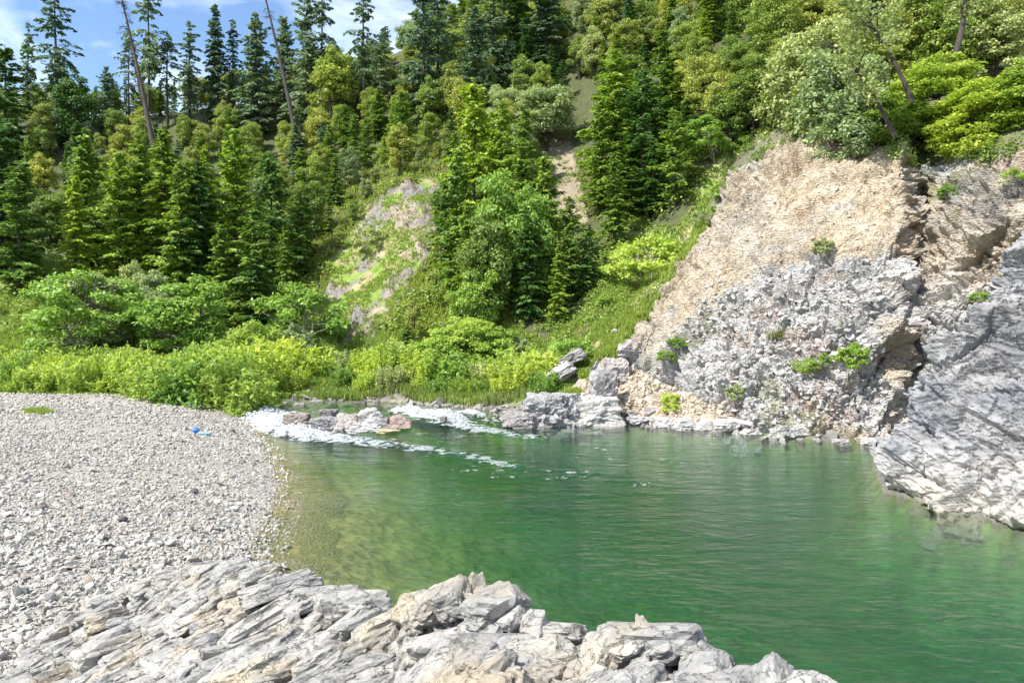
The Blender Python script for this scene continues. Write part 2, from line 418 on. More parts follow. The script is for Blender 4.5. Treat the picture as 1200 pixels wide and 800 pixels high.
# keep the sheet below the cliff that stands on it
cliffm = smooth(690, 760, pxg) * smooth(66, 60, P0[:, 1]) * (~inriver)
P0[:, 2] -= 1.6 * cliffm * smooth(0, 3, P0[:, 2])
col = np.tile(np.array([0.075, 0.085, 0.035]), (len(P0), 1))                  # forest floor
grass = np.array([0.15, 0.24, 0.035]); dry = np.array([0.30, 0.27, 0.14]); tan = np.array([0.29, 0.24, 0.175]); grey = np.array([0.19, 0.175, 0.165])
g1 = fbm(P0 * .5, 5, 4)
mix2 = lambda m, c: lerp(col, c, np.clip(m, 0, 1))
col = lerp(col, lerp(np.tile(grass, (len(P0), 1)), dry, smooth(0, .5, g1)), meadm.astype(float))
col = lerp(col, lerp(np.tile(grass * 1.1, (len(P0), 1)), dry, smooth(-.15, .3, fbm(P0 * .8, 15, 4))), np.clip(bankm + slopem, 0, 1))
col = lerp(col, lerp(np.tile(grey, (len(P0), 1)), tan, smooth(-.2, .3, fbm(P0 * .4, 19, 3))), np.clip(rockm * 1.3, 0, 1))
col = lerp(col, tan * .9, stripm)
toe = smooth(2.2, .4, segdist(P0[:, 0], P0[:, 1], RIVER_FAR)) * (~inriver)
col = lerp(col, grey * .8, toe)
# river bed: brown-olive cobbles in the shallows by the beach, green of light scattered in water put into the colour where it deepens
dN = segdist(P0[:, 0], P0[:, 1], RIVER_NEAR)
bedc = lerp(np.tile(np.array([0.25, 0.21, 0.08]), (len(P0), 1)), np.array([0.10, 0.15, 0.04]), smooth(2, 10, dN + 3 * g1))
bedc = lerp(bedc, np.array([0.25, .24, .17]), smooth(42, 46, P0[:, 1]))
bedc = bedc * (1 + .5 * fbm(P0 * 2.2, 41, 3))[:, None]
col = np.where(inriver[:, None], bedc, col)
M_ground = mat_attr('earth_and_grass', 2.2, 0.8, 0.12, vscale=3.0, lo=.6, hi=1.3)
ground = obj('ground', mesh_np('ground', P0, grid_faces(len(us), len(Ys)), M_ground, col=col))
tag(ground, kind='structure')
GX, GY, GZ = P0[:, 0], P0[:, 1], P0[:, 2]
GZg = GZ.reshape(len(us), len(Ys))
def zg(x, y):
    """height of the ground sheet (bilinear)"""
    x = np.asarray(x, float); y = np.asarray(y, float)
    fu = np.clip(np.interp(x / y, us, np.arange(len(us))), 0, len(us) - 1.001); i = fu.astype(int); fu = fu - i
    fy = np.interp(y, Ys, np.arange(len(Ys))); fy = np.clip(fy, 0, len(Ys) - 1.001); j = fy.astype(int); fy = fy - j
    return (GZg[i, j] * (1 - fu) + GZg[i + 1, j] * fu) * (1 - fy) + (GZg[i, j + 1] * (1 - fu) + GZg[i + 1, j + 1] * fu) * fy

# ---- gravel beach: a finer sheet just above the ground, carrying the cobbles
bx = np.arange(-46, -2.0, 0.15); by = np.arange(4, 50, 0.15)
BX, BY = np.meshgrid(bx, by, indexing='ij')
dnb = segdist(BX, BY, RIVER_NEAR); insb = inpoly(BX, BY, RIVER)
def zbeach(x, y):
    P = np.stack([x, y, np.zeros_like(x)], -1).reshape(-1, 3)
    return (zland(x, y).ravel() + 0.06 + fbm(P * .5, 61, 3) * .10 + fbm(P * 3.1, 62, 3) * .035).reshape(np.shape(x))
BZ = zbeach(BX, BY)
keep = (dnb < segdist(BX, BY, RIVER_FAR)) & ((~insb) | (dnb < 4.0)) & (np.abs(BX / BY) < 1.5) & ~(insb & (BY > 43))
PB = np.stack([BX, BY, BZ], -1).reshape(-1, 3)
fb = grid_faces(len(bx), len(by)); fb = fb[keep.ravel()[fb].all(1)]
sb = np.where(insb, -dnb, dnb).ravel(); PB[:, 2] -= .5 * smooth(-1.8, -3.4, sb)
colb = np.tile(np.array([0.31, 0.29, 0.255]), (len(PB), 1)) * (1 + .18 * fbm(PB * .7, 66, 4))[:, None]
colb = lerp(colb, np.array([0.24, 0.21, 0.10]), smooth(.2, -.05, sb))
colb = lerp(colb, np.array([0.20, 0.18, 0.07]), smooth(-.3, -2.0, sb))
used = np.unique(fb); rem = np.full(len(PB), -1); rem[used] = np.arange(len(used))
M_beach = mat_attr('gravel', 9, 1.0, 0.05, vscale=11.0, lo=.7, hi=1.25)
beach = obj('gravel_beach', mesh_np('gravel_beach', PB[used], rem[fb], M_beach, col=colb[used]))
tag(beach, kind='structure')

# ---- water: one sheet whose level steps up at the riffle, with real standing waves there
wu = np.concatenate([np.linspace(-1.4, -.42, 30, endpoint=False), np.linspace(-.42, .25, 400, endpoint=False), np.linspace(.25, .8, 120, endpoint=False), np.linspace(.8, 1.5, 20)]); wy = np.concatenate([np.geomspace(2.0, 20, 40, endpoint=False), np.linspace(20, 29, 60, endpoint=False), np.linspace(29, 47, 250, endpoint=False), np.linspace(47, 66, 30)])
WU, WY = np.meshgrid(wu, wy, indexing='ij'); WX = WU * WY
PW = np.stack([WX, WY, wlevel(WX, WY)], -1).reshape(-1, 3)
wpx, wpy = pix(PW[:, 0], PW[:, 1], 0 * PW[:, 0])
def streak(pts, widths):
    """soft band along a line of water, in metres"""
    d = np.full(len(PW), 9.0)
    for i in range(len(pts) - 1):
        (ax, ay), (bx_, by_) = pts[i], pts[i + 1]
        vx, vy = bx_ - ax, by_ - ay
        t = np.clip(((PW[:, 0] - ax) * vx + (PW[:, 1] - ay) * vy) / (vx * vx + vy * vy), 0, 1)
        dd = np.hypot(PW[:, 0] - ax - t * vx, PW[:, 1] - ay - t * vy) / (widths[i] * (1 - t) + widths[i + 1] * t)
        d = np.minimum(d, dd)
    return d
def wp(px, py): p = 5238 / (py - 370.0); return ((px - 600) / F * p, p)
chute = streak([wp(286, 484), wp(306, 494), wp(330, 503), wp(372, 512), wp(430, 518), wp(500, 527), wp(560, 537), wp(605, 547)], [1.9, 2.4, 2.2, 1.5, 1.1, .9, .75, .5])
chute2 = streak([wp(340, 497), wp(380, 502), wp(440, 505), wp(470, 503)], [1.0, .9, .7, .5])
chute3 = streak([wp(474, 490), wp(500, 493), wp(535, 499), wp(575, 505), wp(625, 513)], [1.3, 1.7, 1.4, 1.1, .8])
chute4 = streak([wp(512, 489), wp(555, 492), wp(585, 496)], [.4, .6, .5])
chute5 = streak([wp(540, 548), wp(600, 556), wp(680, 556), wp(760, 566)], [1.2, 1.6, 1.4, .8])
strength = np.zeros(len(PW))
far_ = smooth(2, 13, np.hypot(PW[:, 0] + 14.5, PW[:, 1] - 40))                # foam thins out downstream
far3 = smooth(1, 8, np.hypot(PW[:, 0] + 6.2, PW[:, 1] - 43.5))
for c_, a_, f_ in ((chute, 1.0, far_ * .44), (chute2, .95, 0), (chute3, 1.0, far3 * .35), (chute4, .75, .1), (chute5, .30, .2)):
    strength = np.maximum(strength, a_ * smooth(1.25, .15, c_) * (1 - f_))
far_ = np.where(chute3 < chute, far3, far_)
Q = np.stack([PW[:, 0] * .75 + PW[:, 1] * .3, PW[:, 1] * 1.7 - .35 * PW[:, 0], np.zeros(len(PW))], 1)
fn = fbm(Q * 3.6, 81, 4, .6)
foam = np.clip(smooth(.30, .95, strength * 1.12 + fn * .85 * (1.1 - .45 * strength)), 0, 1)
specks = smooth(.30, .6, fbm(Q * 3.2, 91, 3)) * smooth(27, 31, PW[:, 1]) * smooth(.2, .45, fbm(PW * .3, 93, 2) + .2) * .55
foam = foam * smooth(.03, .16, strength)
foam = np.clip(foam + specks * (PW[:, 0] < 16), 0, 1)
wav = strength ** 1.5
PW[:, 2] += wav * (fbm(Q * 1.3, 83, 5, .6) * .50 + .12) + .012 * fbm(Q * .6, 85, 3)
fc = np.stack([foam, strength, far_], 1)
wf = grid_faces(len(wu), len(wy))
# leave out the sheet deep under the land
zl = zland(PW[:, 0], PW[:, 1]); wet = zl < PW[:, 2] + 1.2
wf = wf[wet[wf].any(1)]
used = np.unique(wf); rem = np.full(len(PW), -1); rem[used] = np.arange(len(used))
k = N('river_water'); tcw = k.n('TexCoord').outputs['Object']
fo = k.n('SeparateColor', {0: k.n('Attribute', attribute_name='Col').outputs['Color']}).outputs
m1 = k.n('Mapping', {0: tcw, 'Rotation': (0, 0, R(14)), 'Scale': (.8, 1.7, 1)}).outputs[0]
a1 = k.n('TexNoise', {'Vector': m1, 'Scale': 1.0, 'Detail': 4, 'Roughness': .5, 'Distortion': .3}).outputs['Fac']
m2 = k.n('Mapping', {0: tcw, 'Rotation': (0, 0, R(-24)), 'Scale': (1.0, 2.0, 1)}).outputs[0]
a2 = k.n('TexNoise', {'Vector': m2, 'Scale': 3.0, 'Detail': 3, 'Roughness': .55}).outputs['Fac']
big = k.n('TexNoise', {'Vector': tcw, 'Scale': .16, 'Detail': 2}).outputs['Fac']
hs = k.n('Math', {0: a2, 1: .45}, operation='MULTIPLY').outputs[0]
hh = k.n('Math', {0: a1, 1: hs}, operation='ADD').outputs[0]
hh = k.n('Math', {0: hh, 1: k.ramp(big, [(.35, .45), (.65, 1.0)])}, operation='MULTIPLY').outputs[0]
wb = k.n('Bump', {'Strength': .62, 'Distance': .17, 'Height': hh}).outputs[0]
fr = k.n('Fresnel', {'IOR': 1.33, 'Normal': wb}).outputs[0]
gl = k.n('BsdfGlossy', {'Color': (1, 1, 1, 1), 'Roughness': .09, 'Normal': wb}).outputs[0]
tr = k.n('BsdfTransparent', {'Color': (1, 1, 1, 1)}).outputs[0]
sf = k.n('MixShader', {0: fr, 1: tr, 2: gl}).outputs[0]
fnz = k.n('TexNoise', {'Vector': k.n('Mapping', {0: tcw, 'Rotation': (0, 0, R(12)), 'Scale': (.7, 1.6, 1)}).outputs[0], 'Scale': 8.5, 'Detail': 6, 'Roughness': .7}).outputs['Fac']
fm = k.n('Math', {0: fo[0], 1: 1.25}, operation='MULTIPLY').outputs[0]
fm = k.n('Math', {0: fm, 1: k.n('Math', {0: fnz, 1: 2.6}, operation='MULTIPLY').outputs[0]}, operation='ADD').outputs[0]
fm = k.n('MapRange', {'Value': fm, 'From Min': 1.55, 'From Max': 2.15, 'To Min': 0.0, 'To Max': .93}).outputs[0]
fm = k.n('Math', {0: fm, 1: k.n('MapRange', {'Value': fo[0], 'From Min': .04, 'From Max': .22}).outputs[0]}, operation='MULTIPLY').outputs[0]
fd = k.n('BsdfDiffuse', {'Color': k.ramp(fnz, [(.40, (.40, .46, .45)), (.54, (.82, .84, .85))]), 'Normal': k.n('Bump', {'Strength': 1.0, 'Distance': .25, 'Height': fnz}).outputs[0]}).outputs[0]
fm = k.n('Math', {0: fm, 1: k.n('MapRange', {'Value': fo[2], 'From Min': 0, 'From Max': 1, 'To Min': 1.0, 'To Max': .62}).outputs[0]}, operation='MULTIPLY').outputs[0]
sf = k.n('MixShader', {0: fm, 1: sf, 2: fd}).outputs[0]
k.t.links.new(sf, k.out.inputs[0])
va = k.n('VolumeAbsorption', {'Color': (.29, .69, .49, 1), 'Density': .38}).outputs[0]
vs = k.n('VolumeScatter', {'Color': (.20, .52, .40, 1), 'Density': .042, 'Anisotropy': 0.0}).outputs[0]
vv = k.n('AddShader', {0: va, 1: vs}).outputs[0]
k.t.links.new(vv, k.out.inputs[1])
water = obj('river_water', mesh_np('river_water', PW[used], rem[wf], k.m, col=fc[used]))
tag(water, kind='structure')

# ---- cliff across the river ---------------------------------------
def col_(pts, back):
    """px,py,depth control points from the foot up, a buried foot and a buried back added"""
    p = [PT(*q) for q in pts]
    a = p[0]; foot = (a[0] * .99, a[1] - 1.0, -2.5)
    return [foot] + p + [PT(*back)]
cliff_cols = [
 col_([(640, 500, 41.5), (652, 478, 43.5), (668, 455, 45.2), (690, 430, 47), (705, 408, 49), (722, 385, 51.5), (748, 345, 56)], (760, 320, 62)),
 col_([(700, 498, 41.4), (708, 478, 42.8), (718, 450, 44.5), (728, 424, 46), (742, 398, 48), (758, 370, 50.5), (785, 325, 55)], (800, 290, 62)),
 col_([(745, 497, 41.3), (752, 480, 42.6), (762, 458, 43.8), (775, 425, 45.2), (792, 380, 47.8), (808, 330, 51.5), (830, 255, 58)], (840, 210, 68)),
 col_([(800, 502, 40), (804, 485, 41), (810, 460, 42), (818, 415, 43.6), (832, 355, 46.5), (848, 290, 51), (868, 205, 59)], (890, 130, 70)),
 col_([(868, 508, 38.6), (869, 488, 39.2), (870, 455, 40.2), (874, 405, 41.7), (884, 345, 44.2), (894, 275, 49), (908, 175, 57)], (935, 95, 70)),
 col_([(940, 516, 36.5), (940, 488, 37.3), (940, 452, 38.4), (942, 402, 39.8), (945, 342, 42), (952, 265, 46.5), (965, 155, 55)], (980, 90, 66)),
 col_([(1000, 520, 35.4), (1000, 488, 36.1), (1000, 442, 37.1), (1002, 392, 38.4), (1008, 332, 40.3), (1018, 262, 44), (1032, 172, 51)], (1045, 105, 62)),
 col_([(1042, 522, 35.0), (1043, 487, 35.9), (1045, 440, 36.8), (1048, 390, 37.9), (1050, 330, 39.5), (1052, 262, 42.2), (1058, 182, 47)], (1070, 110, 60)),
 col_([(1066, 524, 35.6), (1068, 487, 36.6), (1070, 440, 37.6), (1072, 390, 38.6), (1076, 330, 40.4), (1078, 272, 44.0), (1080, 196, 50.5)], (1090, 110, 60)),
 col_([(1110, 525, 35.6), (1108, 478, 36.6), (1108, 430, 37.2), (1112, 380, 37.9), (1118, 325, 38.9), (1122, 268, 40.6), (1135, 184, 46.0)], (1140, 110, 56)),
 col_([(1185, 530, 34.8), (1180, 478, 35.5), (1182, 420, 36.0), (1186, 365, 36.6), (1190, 310, 37.2), (1193, 250, 38.2), (1200, 174, 42.0)], (1205, 105, 52)),
 col_([(1320, 540, 31), (1320, 480, 31.8), (1320, 420, 32.6), (1320, 350, 33.4), (1320, 290, 34.3), (1320, 230, 35.5), (1320, 165, 39)], (1320, 90, 50)),
 col_([(1520, 580, 26), (1520, 500, 27), (1520, 430, 28), (1520, 350, 29), (1520, 290, 30), (1520, 220, 31), (1520, 150, 35)], (1520, 60, 46)),
]
nuc = [56, 42, 50, 60, 64, 54, 38, 22, 40, 68, 30, 16]
G = patch(cliff_cols, nuc, [10, 20, 40, 55, 70, 80, 100, 14])
Nn = gnormals(G).reshape(-1, 3); PC = G.reshape(-1, 3)
if Nn[len(Nn) // 2, 1] > 0: Nn = -Nn
cpx, cpy = pix(PC[:, 0], PC[:, 1], PC[:, 2])
MR = rotm('Y', 38) @ rotm('X', 18)
low = fbm(PC * .16, 101, 4)
# the soil scar above, jagged rock below; a rubble apron at the foot on the left
SCAR = [(905, 318), (850, 345), (800, 385), (760, 425), (722, 425), (735, 395), (775, 350), (815, 290), (850, 230), (900, 170), (925, 130), (1000, 150), (1056, 165), (1056, 270), (1010, 288), (960, 290), (900, 300)]
scar = inpoly(cpx + 26 * fbm(PC * .5, 103, 4), cpy + 60 * fbm(PC * .28, 104, 5), SCAR).astype(float)
APRON = [(620, 505), (650, 440), (700, 440), (735, 430), (800, 458), (850, 478), (868, 496), (850, 512)]
apron = inpoly(cpx + 10 * low, cpy + 8 * fbm(PC * .5, 105, 3), APRON).astype(float)
GREEN = [(620, 505), (640, 440), (700, 330), (745, 330), (820, 240), (836, 250), (800, 330), (760, 372), (720, 420), (700, 440), (660, 470)]
green = inpoly(cpx + 8 * low, cpy + 10 * fbm(PC * .5, 106, 3), GREEN).astype(float)
green *= smooth(-.28, .08, fbm(PC * .55, 107, 4) + .1)
def blurw(m, g):   # soften a mask over the lattice
    m = m.reshape(g.shape[:2])
    for _ in range(26):
        m = (m + np.roll(m, 1, 0) + np.roll(m, -1, 0) + np.roll(m, 1, 1) + np.roll(m, -1, 1)) / 5
    return m.ravel()
scar = blurw(scar, G); apron = blurw(apron, G); green = blurw(green, G)
rockw = np.clip(1 - scar * .80 - apron * .85 - green * .7, .1, 1)
fade = smooth(0, .12, (np.arange(G.shape[0]) / G.shape[0]))[:, None].repeat(G.shape[1], 1).ravel()
disp = low * 1.0 + facets(PC, (4.2, 3.0, 2.0), 1.2, MR, 111) * rockw + facets(PC, (1.5, 1.2, .7), .34, MR, 121, tilt=2) * rockw + blocks(PC, (1.5, 1.0, .55), .22, MR, 125, tilt=1.2) * rockw \
     + facets(PC, (.6, .5, .28), .22, MR, 131, tilt=2) * rockw + blocks(PC, (.26, .26, .15), .09, MR, 141) + fbm(PC * 1.1, 151, 4) * .28 * (1 - rockw) + .5
disp += (ledges(PC, (.8, -.1, -.58), 3.8, 1.3, 175, edge=.10) + ledges(PC, (.62, -.15, -.72), 1.6, .75, 171) + ledges(PC, (.5, -.2, -.8), .5, .22, 172) + ledges(PC, (.7, -.2, -.6), .2, .10, 173)) * rockw + ledges(PC, (.8, -.2, -.45), .55, .16, 174) * (1 - rockw)
disp += (steps(PC, (1.9, 1.3, .7), .55, MR, 181) + steps(PC, (.7, .5, .26), .24, MR, 183)) * rockw + steps(PC, (.5, .4, .2), .06, MR, 185) * (1 - rockw)
spine = inpoly(cpx + 14 * low, cpy, [(700, 430), (760, 330), (830, 180), (925, 80), (960, 130), (940, 200), (880, 260), (800, 350), (740, 440)]).astype(float); spine = blurw(spine, G)
disp += (ledges(PC, (.85, -.1, -.5), 1.3, .9, 191) + ledges(PC, (.8, -.1, -.6), .45, .32, 192) + steps(PC, (.9, .6, .4), .35, MR, 193)) * spine
wr_ = smooth(.35, .85, rockw); disp -= wr_ * (disp[rockw > .8].mean() - disp[rockw < .35].mean()); disp -= disp.mean() - .1
topf = smooth(.966, .93, (np.arange(G.shape[1]) / G.shape[1]))[None, :].repeat(G.shape[0], 0).ravel()
disp *= topf
gul = fbm((PC @ rotm('Y', -35)) * np.array([.9, .9, .12]), 155, 4)             # runnels down the scar
disp += gul * .75 * scar
PC2 = PC + Nn * (disp * (.35 + .65 * fade))[:, None]
t2 = smooth(.0, .35, fbm(PC * .25, 161, 5) + .35 * smooth(330, 260, cpy) + .25 * smooth(1050, 1090, cpx) * smooth(230, 300, cpy) - .12)
greyc = lerp(np.tile(np.array([0.35, 0.345, 0.335]), (len(PC), 1)), np.array([0.46, 0.445, 0.42]), smooth(-.3, .3, fbm(PC * .6, 163, 4)))
tanc = lerp(np.tile(np.array([0.38, 0.31, 0.215]), (len(PC), 1)), np.array([0.45, 0.385, 0.285]), smooth(-.3, .3, fbm(PC * .9, 164, 4)))
cc = lerp(greyc, lerp(tanc, np.array([.34, .29, .225]), spine * .8 * smooth(-.2, .25, fbm(PC * .7, 195, 4))), np.clip((t2 * .75 + scar * (.78 + .5 * fbm(PC * .45, 199, 5)) + apron * .8) * (1 - .85 * smooth(1045, 1075, cpx) * smooth(300, 380, cpy)), 0, 1))
rec = smooth(1056, 1085, cpx) * smooth(300, 250, cpy) * smooth(185, 215, cpy) * smooth(-.3, .1, fbm(PC * .5, 197, 4)); cc = lerp(cc, np.array([.20, .195, .18]), .8 * rec)  # recess: dark grey rock, with overhang shade put into the colour
stk = fbm((PC @ rotm('Y', -38)) * np.array([2.2, 1.5, .22]), 198, 4); cc = cc * (1 + .35 * stk * scar)[:, None]
cc = lerp(cc, np.array([.30, .20, .14]), .4 * smooth(.22, .42, fbm(PC * .8, 165, 4)) * (1 - scar * .5))     # iron stain
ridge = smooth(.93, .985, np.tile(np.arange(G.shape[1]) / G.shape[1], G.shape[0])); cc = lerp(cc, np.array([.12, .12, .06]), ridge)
cc = lerp(cc, np.array([0.17, 0.25, 0.04]), np.clip(green * 1.1, 0, 1))
moss = smooth(.18, .38, fbm(PC * .45, 167, 4)) * smooth(0.2, .7, Nn[:, 2]) * .55 * (1 - scar)
cc = lerp(cc, np.array([0.20, 0.21, 0.09]), moss)
M_cliff = mat_attr('cliff_rock', 3.5, 1.0, 0.10, vscale=6.0, lo=.66, hi=1.25, streak=((0, R(38), 0), (1, 1, 2.6)))
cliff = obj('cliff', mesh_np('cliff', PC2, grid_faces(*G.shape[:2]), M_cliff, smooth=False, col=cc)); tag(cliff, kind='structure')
CG = PC2.reshape(G.shape)

def colw(pts):
    return [PT(*q) for q in pts]
out_cols = []
for pts, back in [
 ([(1041, 579, 25.3), (1038, 565, 25.5), (1037, 550, 25.9), (1039, 535, 26.4), (1042, 518, 27.2)], (1062, 540, 30)),
 ([(1074, 591, 24), (1070, 562, 24.6), (1068, 532, 25.3), (1068, 500, 26.2), (1074, 462, 27.6)], (1092, 490, 32)),
 ([(1120, 606, 22.6), (1117, 560, 23.4), (1114, 510, 24.5), (1111, 460, 26), (1114, 400, 28)], (1132, 430, 33)),
 ([(1170, 617, 21.6), (1167, 560, 22.5), (1163, 500, 23.8), (1159, 430, 25.8), (1156, 350, 28.5)], (1170, 375, 34)),
 ([(1222, 630, 20.5), (1216, 560, 21.6), (1212, 480, 23.3), (1207, 390, 25.8), (1200, 285, 29.5)], (1210, 300, 35)),
 ([(1300, 652, 18.8), (1300, 560, 20.2), (1300, 460, 22), (1298, 350, 24.8), (1290, 225, 29)], (1290, 230, 35)),
 ([(1460, 700, 16), (1460, 580, 17.5), (1460, 440, 19.5), (1450, 310, 22.5), (1440, 165, 27)], (1430, 170, 35)),
 ([(1800, 850, 11), (1800, 660, 12.5), (1780, 480, 14.5), (1760, 310, 17.5), (1740, 120, 22)], (1700, 120, 32))]:
    p = [PT(*q) for q in pts]; a = p[0]
    out_cols.append([(a[0] - .3, a[1] - .8, -2.5)] + p + [PT(*back)])
G = patch(out_cols, [34, 48, 50, 54, 60, 60, 40], [14, 50, 70, 70, 90, 14])
Nn = gnormals(G).reshape(-1, 3); PC = G.reshape(-1, 3)
if Nn[len(Nn) // 2, 1] > 0: Nn = -Nn
MO = rotm('Y', 52) @ rotm('Z', 20)
def outc_disp(PC):
    return fbm(PC * .3, 201, 4) * .6 + facets(PC, (4.0, 2.0, 1.1), .65, MO, 211, tilt=1.6) + facets(PC, (1.5, .9, .42), .28, MO, 221, tilt=2) + blocks(PC, (1.6, .8, .3), .10, MO, 225) \
     + facets(PC, (.55, .36, .15), .09, MO, 231, tilt=2) + fbm((PC @ MO) * np.array([.7, 2, 5.0]), 241, 4) * .06 + .3
NO_ = (.52, -.3, -.8)
dO = steps(PC, (1.8, 1.0, .5), .42, MO, 281) + steps(PC, (.7, .42, .2), .17, MO, 283) + .8 * outc_disp(PC) + ledges(PC, NO_, 1.2, .62, 271, edge=.12) + ledges(PC, NO_, .45, .26, 272, edge=.14) 
PO = PC + Nn * (dO - dO.mean())[:, None]
greyc = lerp(np.tile(np.array([0.18, 0.185, 0.195]), (len(PC), 1)), np.array([0.29, 0.285, 0.28]), smooth(-.35, .3, fbm((PC @ MO) * np.array([.3, .5, 1.4]), 263, 5)))
greyc = lerp(greyc, np.array([.42, .385, .33]), smooth(1.8, .2, PO[:, 2] + .6 * fbm(PC * .8, 265, 3)) * .7)                   # washed pale band at the water line
greyc = lerp(greyc, np.array([.17, .17, .12]), smooth(.16, .02, PO[:, 2]))                        # wet edge
outcrop = obj('rock_outcrop', mesh_np('rock_outcrop', PO, grid_faces(*G.shape[:2]), mat_attr('outcrop_rock', 2.6, .7, 0.06, lo=.7, hi=1.2, vscale=4.0, streak=((0, R(52), R(20)), (.9, 1.2, 2.4))), smooth=False, col=greyc)); tag(outcrop, kind='structure')

# ---- foreground rock ------------------------------------------------
fg = []
for pts, back in [
 ([(-200, 1000, 6.2), (-150, 930, 7.4), (-100, 885, 8.4), (-60, 860, 9.2), (-45, 850, 9.8)], (-50, 860, 10.6)),
 ([(-60, 1000, 5), (-20, 900, 6.5), (0, 850, 7.7), (22, 805, 9.0), (45, 762, 10.2)], (52, 775, 11.2)),
 ([(60, 1000, 4.3), (75, 880, 5.8), (85, 810, 7.4), (100, 752, 9.0), (122, 700, 10.4)], (130, 718, 12.2)),
 ([(170, 1000, 3.8), (175, 880, 5.1), (180, 800, 6.5), (186, 735, 8.1), (190, 678, 9.6)], (196, 712, 12)),
 ([(250, 1000, 3.5), (250, 880, 4.7), (248, 790, 6.1), (245, 717, 7.7), (242, 664, 9.1)], (238, 705, 12)),
 ([(340, 1000, 3.3), (335, 880, 4.3), (330, 795, 5.5), (328, 728, 6.9), (322, 672, 8.2)], (310, 745, 11.2)),
 ([(420, 1000, 3.2), (415, 880, 4.1), (410, 805, 5.1), (408, 752, 6.1), (404, 702, 7.2)], (392, 820, 9.2)),
 ([(470, 1000, 3.1), (468, 885, 3.9), (464, 815, 4.8), (462, 768, 5.6), (456, 722, 6.5)], (450, 880, 8.2)),
 ([(512, 1000, 3.0), (506, 880, 3.7), (500, 810, 4.5), (500, 748, 5.1), (514, 701, 5.7)], (520, 900, 7.4)),
 ([(565, 1000, 3.0), (562, 880, 3.6), (566, 800, 4.2), (566, 742, 4.9), (562, 703, 5.5)], (575, 900, 7.0)),
 ([(630, 1000, 2.9), (625, 885, 3.5), (620, 822, 4.0), (618, 770, 4.6), (622, 724, 5.2)], (645, 940, 6.4)),
 ([(690, 1000, 2.8), (690, 890, 3.3), (686, 835, 3.8), (688, 795, 4.3), (696, 759, 4.9)], (712, 960, 6.2)),
 ([(745, 1000, 2.7), (744, 880, 3.3), (744, 822, 3.8), (746, 778, 4.3), (756, 743, 4.8)], (778, 960, 6.1)),
 ([(820, 1000, 2.6), (815, 890, 3.2), (812, 842, 3.6), (815, 802, 4.1), (824, 766, 4.6)], (845, 980, 5.8)),
 ([(885, 1000, 2.6), (878, 915, 3.1), (876, 870, 3.5), (874, 836, 3.8), (874, 801, 4.2)], (890, 1010, 5.4)),
 ([(940, 1010, 2.5), (935, 930, 3.0), (932, 880, 3.3), (932, 835, 3.6), (930, 794, 4.0)], (950, 1020, 5.0)),
 ([(1010, 1080, 2.4), (1005, 990, 2.8), (1000, 930, 3.1), (1000, 880, 3.4), (995, 840, 3.8)], (1020, 1080, 4.7)),
 ([(1300, 1500, 1.9), (1290, 1350, 2.2), (1290, 1260, 2.5), (1290, 1180, 2.8), (1290, 1150, 3.2)], (1320, 1500, 4.2))]:
    p = [PT(*q) for q in pts]; a = p[0]
    b = PT(*back)
    fg.append([(a[0] * 1.6, -6.0, a[2] - .5), (a[0] * 1.15, a[1] - 2.8, a[2] + .1)] + p + [b, (b[0] + .3, b[1] + 1.5, min(-1.5, b[2] - 3))])
G = patch(fg, [10, 30, 50, 60, 56, 60, 56, 38, 38, 38, 40, 42, 40, 42, 38, 34, 12], [3, 4, 10, 80, 90, 80, 18, 6])
Nn = gnormals(G).reshape(-1, 3); PC = G.reshape(-1, 3)
if Nn[len(Nn) // 2, 2] < 0: Nn = -Nn
fpx = np.array(600 + F * PC[:, 0] / np.maximum(PC[:, 1], .5))
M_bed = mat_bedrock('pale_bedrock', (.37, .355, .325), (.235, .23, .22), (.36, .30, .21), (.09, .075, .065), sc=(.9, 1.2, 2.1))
MF = rotm('Z', 38) @ rotm('Y', -34)                   # foliation of the left, layered part
lay = smooth(470, 400, fpx)
Q = PC @ MF
warp = fbm(PC * .9, 301, 3)
W2 = PC + warp[:, None] * .12
d_lay = facets(W2, (1.3, .6, .3), .10, MF, 311, tilt=2, k=.3) + steps(W2, (1.1, .40, .20), .17, MF, 313, tilt=1.3, cw=.16) + steps(W2, (.40, .16, .09), .07, MF, 321, tilt=1.5, cw=.22) \
   + steps(W2, (.15, .07, .04), .030, MF, 331, tilt=1.6, cw=.3) - .035 * np.clip(1 - np.abs(fbm(Q * np.array([.9, 2.2, 4.5]), 337, 3)) / .035, 0, 1)
MB_ = rotm('Z', -20) @ rotm('Y', 25) @ rotm('X', 15)
d_blk = facets(PC, (1.0, .8, .6), .12, MB_, 341, tilt=2, k=.25) + steps(PC, (.62, .45, .36), .17, MB_, 343, tilt=1.5, cw=.045) + steps(PC, (.26, .19, .14), .07, MB_, 351, tilt=1.6, cw=.07) + steps(PC, (.09, .07, .05), .022, MB_, 361, tilt=1.6, cw=.12) \
   - .04 * np.clip(1 - np.abs(fbm((PC @ MB_) * np.array([1.6, 1.0, 2.4]), 367, 3)) / .03, 0, 1)
df_ = (d_lay * lay + d_blk * (1 - lay)) + fbm(PC * .8, 371, 3) * .08
NF = (.62, -.55, .50)
df_ += (ledges(PC, NF, .34, .12, 391, edge=.12) + ledges(PC, NF, .13, .045, 392, edge=.2)) * lay
NB = (.75, -.5, -.1)
df_ += (ledges(PC, NB, .45, .09, 394) + ledges(PC, (.3, -.8, .4), .30, .05, 395)) * (1 - lay)
df_ = df_ * (1 - .35 * lay); df_ -= df_.mean() + .11 * (1 - lay) + .09 * lay
PF = PC + Nn * df_[:, None]
cf = lerp(np.tile(np.array([0.385, 0.375, 0.355]), (len(PC), 1)), np.array([0.29, 0.285, 0.28]), smooth(-.2, .35, fbm(Q * np.array([.8, 1.5, 5]), 381, 5)))
